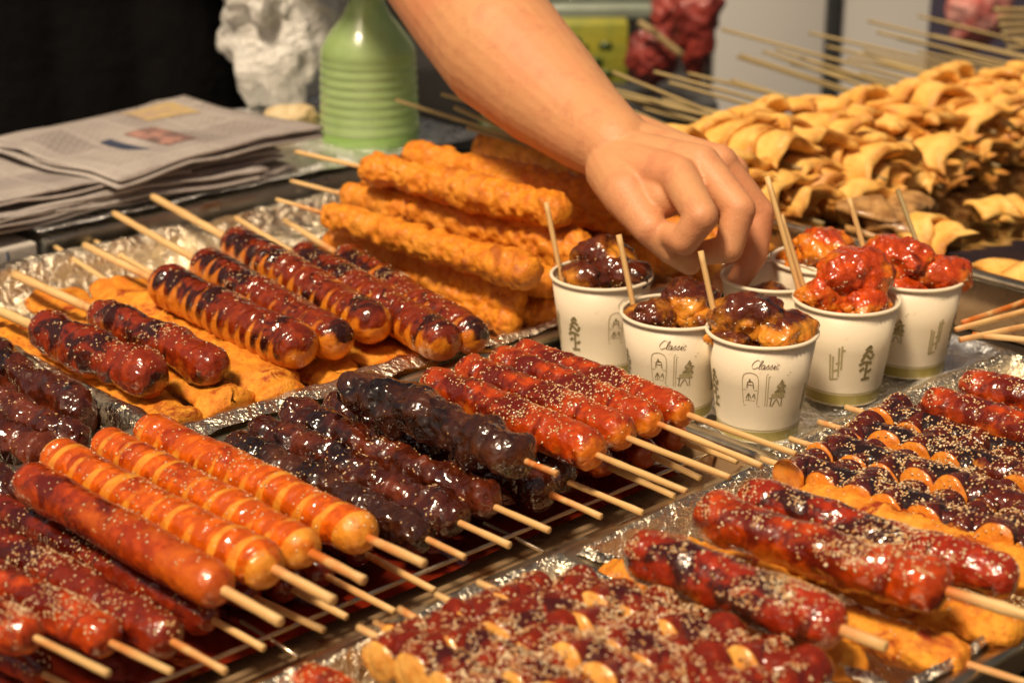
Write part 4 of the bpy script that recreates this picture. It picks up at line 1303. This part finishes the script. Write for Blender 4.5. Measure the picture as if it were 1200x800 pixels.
# ------------------------------------------------------------------ background
def fbox(name, px0, px1, y, z0, z1, mat, label, cat, depth=.04, parent=None, group=None, bw=.004):
    """upright box that faces the viewer's side of the stall, y metres away"""
    a = ray(px0, 60); b = ray(px1, 60)
    x0, x1 = a[0] / a[1] * y, b[0] / b[1] * y
    v, f = box_vf(-(x1 - x0) / 2, (x1 - x0) / 2, 0, depth, 0, z1 - z0)
    o = mk(name, v, f, mat, None, smooth=False)
    o.location = ((x0 + x1) / 2, y, z0)
    if parent is not None:
        o.location = Vector(o.location) - parent.location; o.parent = parent
    else:
        tag(o, label, cat, group)
    if bw: bevel(o, bw)
    return o


wall = empty('partition_wall', (.6, 3.4, -.85), 'pale grey partition wall behind the fish cake skewers', 'wall')
fbox('panel', 838, 966, 3.4, -.85, 1.3, M['wall'], None, None, parent=wall)
fbox('panel', 984, 1300, 3.4, -.85, 1.3, M['wall'], None, None, parent=wall)
fbox('post', 966.5, 983.5, 3.385, -.85, 1.35, M['post'], None, None, .07, parent=wall)
fbox('dark_backdrop', -300, 837, 3.45, -.85, 1.4, M['backdrop'], 'nearly black curtain standing in for the dark void behind the vendor and the arm', 'backdrop')  # sheet added to paint the unlit black void behind the stall
fbox('navy_banner', 1088, 1330, 3.0, -.85, 1.0, M['navy'], 'dark navy cloth banner at the upper right corner', 'banner', .02)

bt = empty('back_table', (.35, 2.75, -.85), 'dark back table behind the stall carrying bags and a carton', 'table')
def bbox_(name, x0, x1, y0, y1, z0, z1, mat, par):
    v, f = box_vf(x0, x1, y0, y1, z0, z1); v -= np.array(par.location)
    return bevel(mk(name, v, f, mat, par, smooth=False), .004)
bbox_('table_top', -.35, .30, 2.55, 3.1, -.12, -.09, M['post'], bt)
for x in (-.33, .25):
    for y in (2.57, 3.04): bbox_('leg', x, x + .04, y, y + .04, -.85, -.12, M['post'], bt)
# shelf bar above
sh = empty('glass_shelf', (.10, 2.60, .10), 'grey green shelf edge above the yellow green carton', 'shelf')
p = pt(722, 14, 2.8)
sh.location = p
v, f = box_vf(-.135, .115, -.01, .25, -.012, .010); bevel(mk('shelf_board', v, f, M['shelf'], sh, False), .004)
for x in (-.12, .10):
    v, f = box_vf(x, x + .012, .20, .212, -(p[2] + .09), -.0125); mk('upright', v, f, M['post'], sh, False)
v, f = box_vf(-.13, .11, .02, .2, .012, .09); bevel(mk('grey_tray', v, f, M['steelgrey'], sh, False), .01)
c = pt(695, 96, 2.72)
o = empty('yellow_carton', c, 'yellow green carton with green print behind the forearm', 'carton')
v, f = box_vf(-.052, .052, 0, .06, -.02, .088); bevel(mk('box', v, f, M['yellow'], o, False), .002)
for k, (x, z_, s_) in enumerate(((-.02, .05, .012), (.018, .055, .010), (.0, .03, .014), (.02, .012, .010))):
    v, f = box_vf(x - s_, x + s_, -.001, 0, z_ - s_ * .5, z_ + s_ * .5); mk('green_print', v, f, M['darkgreen'], o, False)
fb = pt(540, 130, 2.25)
o = mk('dark_tub', *box_vf(-.11, .16, 0, .2, -.06, .06), M['backdrop'], None, False); o.location = fb; bevel(o, .01)
tag(o, 'black tub behind the forearm beside the bottle', 'tub')
o = mk('green_tub', *box_vf(-.02, .10, -.05, -.001, -.055, .022), M['darkgreen'], None, False); o.location = pt(580, 150, 2.24); bevel(o, .01)
tag(o, 'dark green tub just above the forearm sticks', 'tub')
GB = 'red plastic bundles behind the hand'
crumple('red_bundle', 'round red plastic bundle with a dark hollow, above the wrist', 'bundle', pt(762, 103, 2.62), (.040, .03, .042), 'redbag', 41, 22, .22, GB)
crumple('red_bundle', 'tall red plastic bundle hanging beside the grey wall', 'bundle', pt(815, 100, 2.66), (.036, .03, .085), 'redbag', 43, 18, .25, GB)
crumple('red_bundle', 'small red bundle at the top between shelf and wall', 'bundle', pt(785, 48, 2.75), (.032, .03, .04), 'redbag', 44, 22, .25, GB)
for i, (a, b) in enumerate((((755, 30), (800, 66)), ((748, 26), (770, 40)))):
    p, q = pt(*a, 2.55), pt(*b, 2.55)
    r_ = empty('brown_strap', p, ['brown strap slanting across the red bundles', 'short brown strap end by the yellow carton'][i], 'strap', None, frame_from(p, q))
    stick_mesh(0, float(np.linalg.norm(q - p)), r_, .005, mat=M['bamboo_old'], name='strap')
crumple('pink_cloth', 'pink and red patterned cloth bundle at the top right', 'cloth', pt(1142, 62, 2.72), (.050, .04, .075), 'pink', 51, 14, .15, rz=.3)
for i in range(6):
    p = pt(1165 + i * 3, 12 + 9 * i, 2.35); q = p + np.array([.22, .05, -.01 + .004 * i])
    r_ = empty('bamboo_skewer', p, ['topmost', 'second', 'third', 'fourth', 'fifth', 'lowest'][i] + ' bare bamboo skewer of the bundle at the top right corner', 'stick', 'bundle of bare skewers at the top right corner', frame_from(p, q))
    stick_mesh(0, .22, r_, .0035, mat=M['bamboo_old'])


# ------------------------------------------------------------------ the vendor
def capsule_chain(pts, n=16):
    """pts: list of (pos, radius) -> union pieces: cones and balls"""
    parts = []
    for (a, ra), (b, rb) in zip(pts[:-1], pts[1:]):
        a = np.array(a, float); b = np.array(b, float)
        L = np.linalg.norm(b - a)
        if L < 1e-6: continue
        m = max(3, int(L / .006) + 2)
        tt = np.linspace(0, 1, m)
        c = a + (b - a) * tt[:, None]
        # rounded ends
        d = (b - a) / L
        e0 = [(a - d * ra * math.sin(q), ra * math.cos(q)) for q in np.linspace(1.45, 0.2, 6)]
        e1 = [(b + d * rb * math.sin(q), rb * math.cos(q)) for q in np.linspace(0.2, 1.45, 6)]
        cc = np.array([x[0] for x in e0] + list(c) + [x[0] for x in e1])
        rr = np.array([x[1] for x in e0] + list(ra + (rb - ra) * tt) + [x[1] for x in e1])
        up = (0, 0, 1) if abs(d[2]) < .9 else (1, 0, 0)
        parts.append(tube_rows(cc, rr, n, up))
    return parts


def ball(c, r, sc=(1, 1, 1), n=20):
    ph = np.linspace(.02, np.pi - .02, n); th = np.linspace(0, 2 * np.pi, n, endpoint=False)
    Pp, Tt = np.meshgrid(ph, th, indexing='ij')
    v = np.stack([np.sin(Pp) * np.cos(Tt), np.sin(Pp) * np.sin(Tt), np.cos(Pp)], -1).reshape(-1, 3) * r * np.array(sc) + np.array(c)
    f = grid_faces(n, n, True)[:, ::-1]
    # close the poles
    top = len(v); v = np.concatenate([v, [v[:n].mean(0)], [v[-n:].mean(0)]])
    i = np.arange(n)
    f = np.concatenate([f, np.stack([np.full(n, top), i, (i + 1) % n, (i + 1) % n], -1)[:, [0, 1, 2, 2]] * 1])
    return v, f[:(n - 1) * n]


def remeshed(name, parts, voxel, mat, parent, smooth_it=4, sub=None):
    v, f = join(parts)
    me = bpy.data.meshes.new('tmp')
    me.from_pydata(v.tolist(), [], f.tolist()); me.update()
    o = bpy.data.objects.new('tmp', me); COL.objects.link(o)
    m = o.modifiers.new('r', 'REMESH'); m.mode = 'VOXEL'; m.voxel_size = voxel; m.use_smooth_shade = True
    s_ = o.modifiers.new('s', 'SMOOTH'); s_.iterations = smooth_it; s_.factor = .5
    dg = bpy.context.evaluated_depsgraph_get(); dg.update()
    out = bpy.data.meshes.new_from_object(o.evaluated_get(dg))
    bpy.data.objects.remove(o); bpy.data.meshes.remove(me)
    out.name = name
    out.materials.clear(); out.materials.append(mat)
    out.polygons.foreach_set('use_smooth', np.ones(len(out.polygons), dtype=bool))
    r_ = bpy.data.objects.new(name, out); COL.objects.link(r_); r_.parent = parent
    r_.matrix_parent_inverse = parent.matrix_world.inverted()
    return r_


shoulder = pt(300, -260, 1.80)
elbow = pt(474, -78, 1.58)
tc = pt(95, -20, 1.98)           # torso axis
floor = -.85
person = empty('person', (tc[0], tc[1] + .05, floor), 'vendor in a black short sleeved shirt reaching an arm over the cups', 'person')
bpy.context.view_layer.update()
sz_ = shoulder[2]
fwd = np.array([.35, -.94, 0]); fwd /= np.linalg.norm(fwd)
side = np.array([fwd[1], -fwd[0], 0]) * -1
ax = np.array([tc[0], tc[1], 0])
neck = ax + fwd * .05 + np.array([0, 0, sz_ + .06])
shR = ax - side * .19 + np.array([0, 0, sz_ + .0]) + fwd * .02
skin = []
arm = [(shoulder, .050), (elbow, .046), (pt(543, 0, 1.50), .053), (pt(590, 58, 1.45), .0535), (pt(640, 106, 1.41), .0455), (pt(686, 146, 1.37), .0355), (pt(722, 173, 1.335), .0285)]
skin += capsule_chain(arm, 28)
W = pt(730, 178, 1.33)
mcp = {'index': pt(794, 205, 1.262), 'middle': pt(822, 192, 1.275), 'ring': pt(843, 192, 1.295), 'little': pt(856, 203, 1.318)}
wr = [pt(728, 196, 1.315), pt(732, 184, 1.325), pt(738, 172, 1.335), pt(745, 166, 1.350)]
for k, w0 in zip(('index', 'middle', 'ring', 'little'), wr):
    skin += capsule_chain([(w0, .021), (mcp[k], .0140)], 20)
skin += capsule_chain([(mcp['index'], .0140), (pt(822, 254, 1.225), .0120), (pt(802, 282, 1.235), .0104), (pt(782, 274, 1.258), .0090)], 18)
skin += capsule_chain([(mcp['middle'], .0138), (pt(866, 246, 1.250), .0120), (pt(854, 291, 1.252), .0105), (pt(828, 296, 1.272), .0090)], 18)
skin += capsule_chain([(mcp['ring'], .0130), (pt(890, 250, 1.300), .0112), (pt(884, 298, 1.300), .0100), (pt(862, 334, 1.298), .0080)], 18)
skin += capsule_chain([(mcp['little'], .0120), (pt(888, 272, 1.340), .0098), (pt(868, 310, 1.340), .0086), (pt(844, 332, 1.330), .0072)], 18)
# thumb with its ball
skin += capsule_chain([(pt(735, 212, 1.305), .019), (pt(778, 232, 1.272), .0150)], 18)
skin += capsule_chain([(pt(722, 200, 1.320), .023), (pt(735, 228, 1.285), .0185), (pt(762, 268, 1.262), .0125), (pt(788, 292, 1.262), .0112), (pt(808, 308, 1.272), .0090)], 18)
# other arm, hanging beside the body
elR = shR + np.array([0, 0, -.28]) - side * .03
wrR = elR + fwd * .14 + np.array([0, 0, -.20])
skin += capsule_chain([(shR, .050), (elR, .042), (elR * .6 + wrR * .4, .042), (wrR, .028)], 20)
pR = wrR + fwd * .05 + np.array([0, 0, -.06])
skin += capsule_chain([(wrR, .026), (pR, .026)], 16)
for k in range(4):
    o_ = side * (-.027 + .018 * k)
    a0 = pR + o_; a1 = a0 + fwd * .02 + np.array([0, 0, -.035]); a2 = a1 + np.array([0, 0, -.026]); a3 = a2 - fwd * .008 + np.array([0, 0, -.018])
    skin += capsule_chain([(a0, .012), (a1, .0098), (a2, .009), (a3, .0078)], 12)
skin += capsule_chain([(wrR + side * .01, .018), (pR + side * .040 + fwd * .012, .013), (pR + side * .050 + fwd * .02 + np.array([0, 0, -.03]), .010)], 12)
# torso under the shirt, neck and head
hip = ax - fwd * .02 + np.array([0, 0, .02])
for s_ in (-1, 1):
    skin += capsule_chain([(neck - np.array([0, 0, .09]) + side * .06 * s_, .070), (hip + np.array([0, 0, .12]) + side * .06 * s_, .085), (hip + side * .06 * s_, .09)], 24)
skin += capsule_chain([(neck - np.array([0, 0, .07]), .060), (shoulder, .046)], 20)
skin += capsule_chain([(neck - np.array([0, 0, .07]), .060), (shR, .046)], 20)
head = neck + np.array([0, 0, .17]) + fwd * .045
skin += capsule_chain([(neck - np.array([0, 0, .05]), .058), (head - np.array([0, 0, .07]) - fwd * .01, .052)], 24)
skin.append(ball(head + np.array([0, 0, .03]), .092, (.86, 1.0, 1.08)))
skin.append(ball(head + fwd * .022 + np.array([0, 0, -.045]), .064, (.88, .95, 1.05)))
skin += capsule_chain([(head + fwd * .088 + np.array([0, 0, .02]), .009), (head + fwd * .108 + np.array([0, 0, -.018]), .0125)], 12)
for s_ in (-1, 1):
    skin += capsule_chain([(head + side * .080 * s_ + np.array([0, 0, .015]), .013), (head + side * .080 * s_ + np.array([0, 0, -.02]), .010)], 10)
    skin.append(ball(head + fwd * .076 + side * .034 * s_ + np.array([0, 0, .012]), .015, (1, 1, .6), 12))
for dz_, r_ in ((-.052, .008), (-.066, .009)):
    skin += capsule_chain([(head + fwd * .078 - side * .02 + np.array([0, 0, dz_]), r_ * .8), (head + fwd * .086 + np.array([0, 0, dz_]), r_), (head + fwd * .078 + side * .02 + np.array([0, 0, dz_]), r_ * .8)], 10)
remeshed('body', skin, .0016, M['skin'], person, 3)
hair = [ball(head + np.array([0, 0, .055]) - fwd * .018, .094, (.93, 1.0, .98)), ball(head - fwd * .045 + np.array([0, 0, .0]), .075, (1.05, .9, 1.1))]
for s_ in (-1, 1):
    ec = head + fwd * .082 + side * .034 * s_ + np.array([0, 0, .012])
    for nm_, rr_, off_, mm_ in (('eye', .0105, 0, 'eyewhite'), ('pupil', .0058, .0062, 'hair')):
        v, f = ball((0, 0, 0), rr_, (1, 1, .62), 14)
        e_ = mk(nm_, v, f, M[mm_], None); e_.parent = person
        e_.location = Vector(ec + fwd * off_) - person.location
remeshed('hair', hair, .006, M['hair'], person, 2)
# black shirt with short sleeves
sh_ = []
for s_ in (-1, 0, 1):
    sh_ += capsule_chain([(neck - np.array([0, 0, .10]) + side * .085 * s_, .085), (hip + np.array([0, 0, .18]) + side * .085 * s_ , .105), (hip + np.array([0, 0, -.08]) + side * .085 * s_, .115)], 28)
sh_ += capsule_chain([(neck - np.array([0, 0, .085]), .075), (shoulder + np.array([0, 0, .006]), .068), (shoulder * .5 + elbow * .5, .062)], 24)
sh_ += capsule_chain([(neck - np.array([0, 0, .085]), .075), (shR + np.array([0, 0, .006]), .066), (shR * .4 + elR * .6, .060)], 24)
#SH
remeshed('shirt', sh_, .006, M['black'], person, 4)
tr = []
for s_ in (-1, 1):
    k0 = hip + np.array([0, 0, -.08]) + side * .08 * s_
    foot = np.array([k0[0], k0[1], floor + .06])
    tr += capsule_chain([(k0, .105), ((k0 + foot) / 2 + fwd * .02, .075), (foot, .058)], 24)
remeshed('trousers', tr, .010, M['trouser'], person, 3)
so = []
for s_ in (-1, 1):
    k0 = hip + side * .08 * s_; g0 = np.array([k0[0], k0[1], floor + .045])
    so += capsule_chain([(g0 - fwd * .04, .044), (g0 + fwd * .14 - np.array([0, 0, .008]), .036)], 16)
remeshed('shoes', so, .008, M['hair'], person, 2)
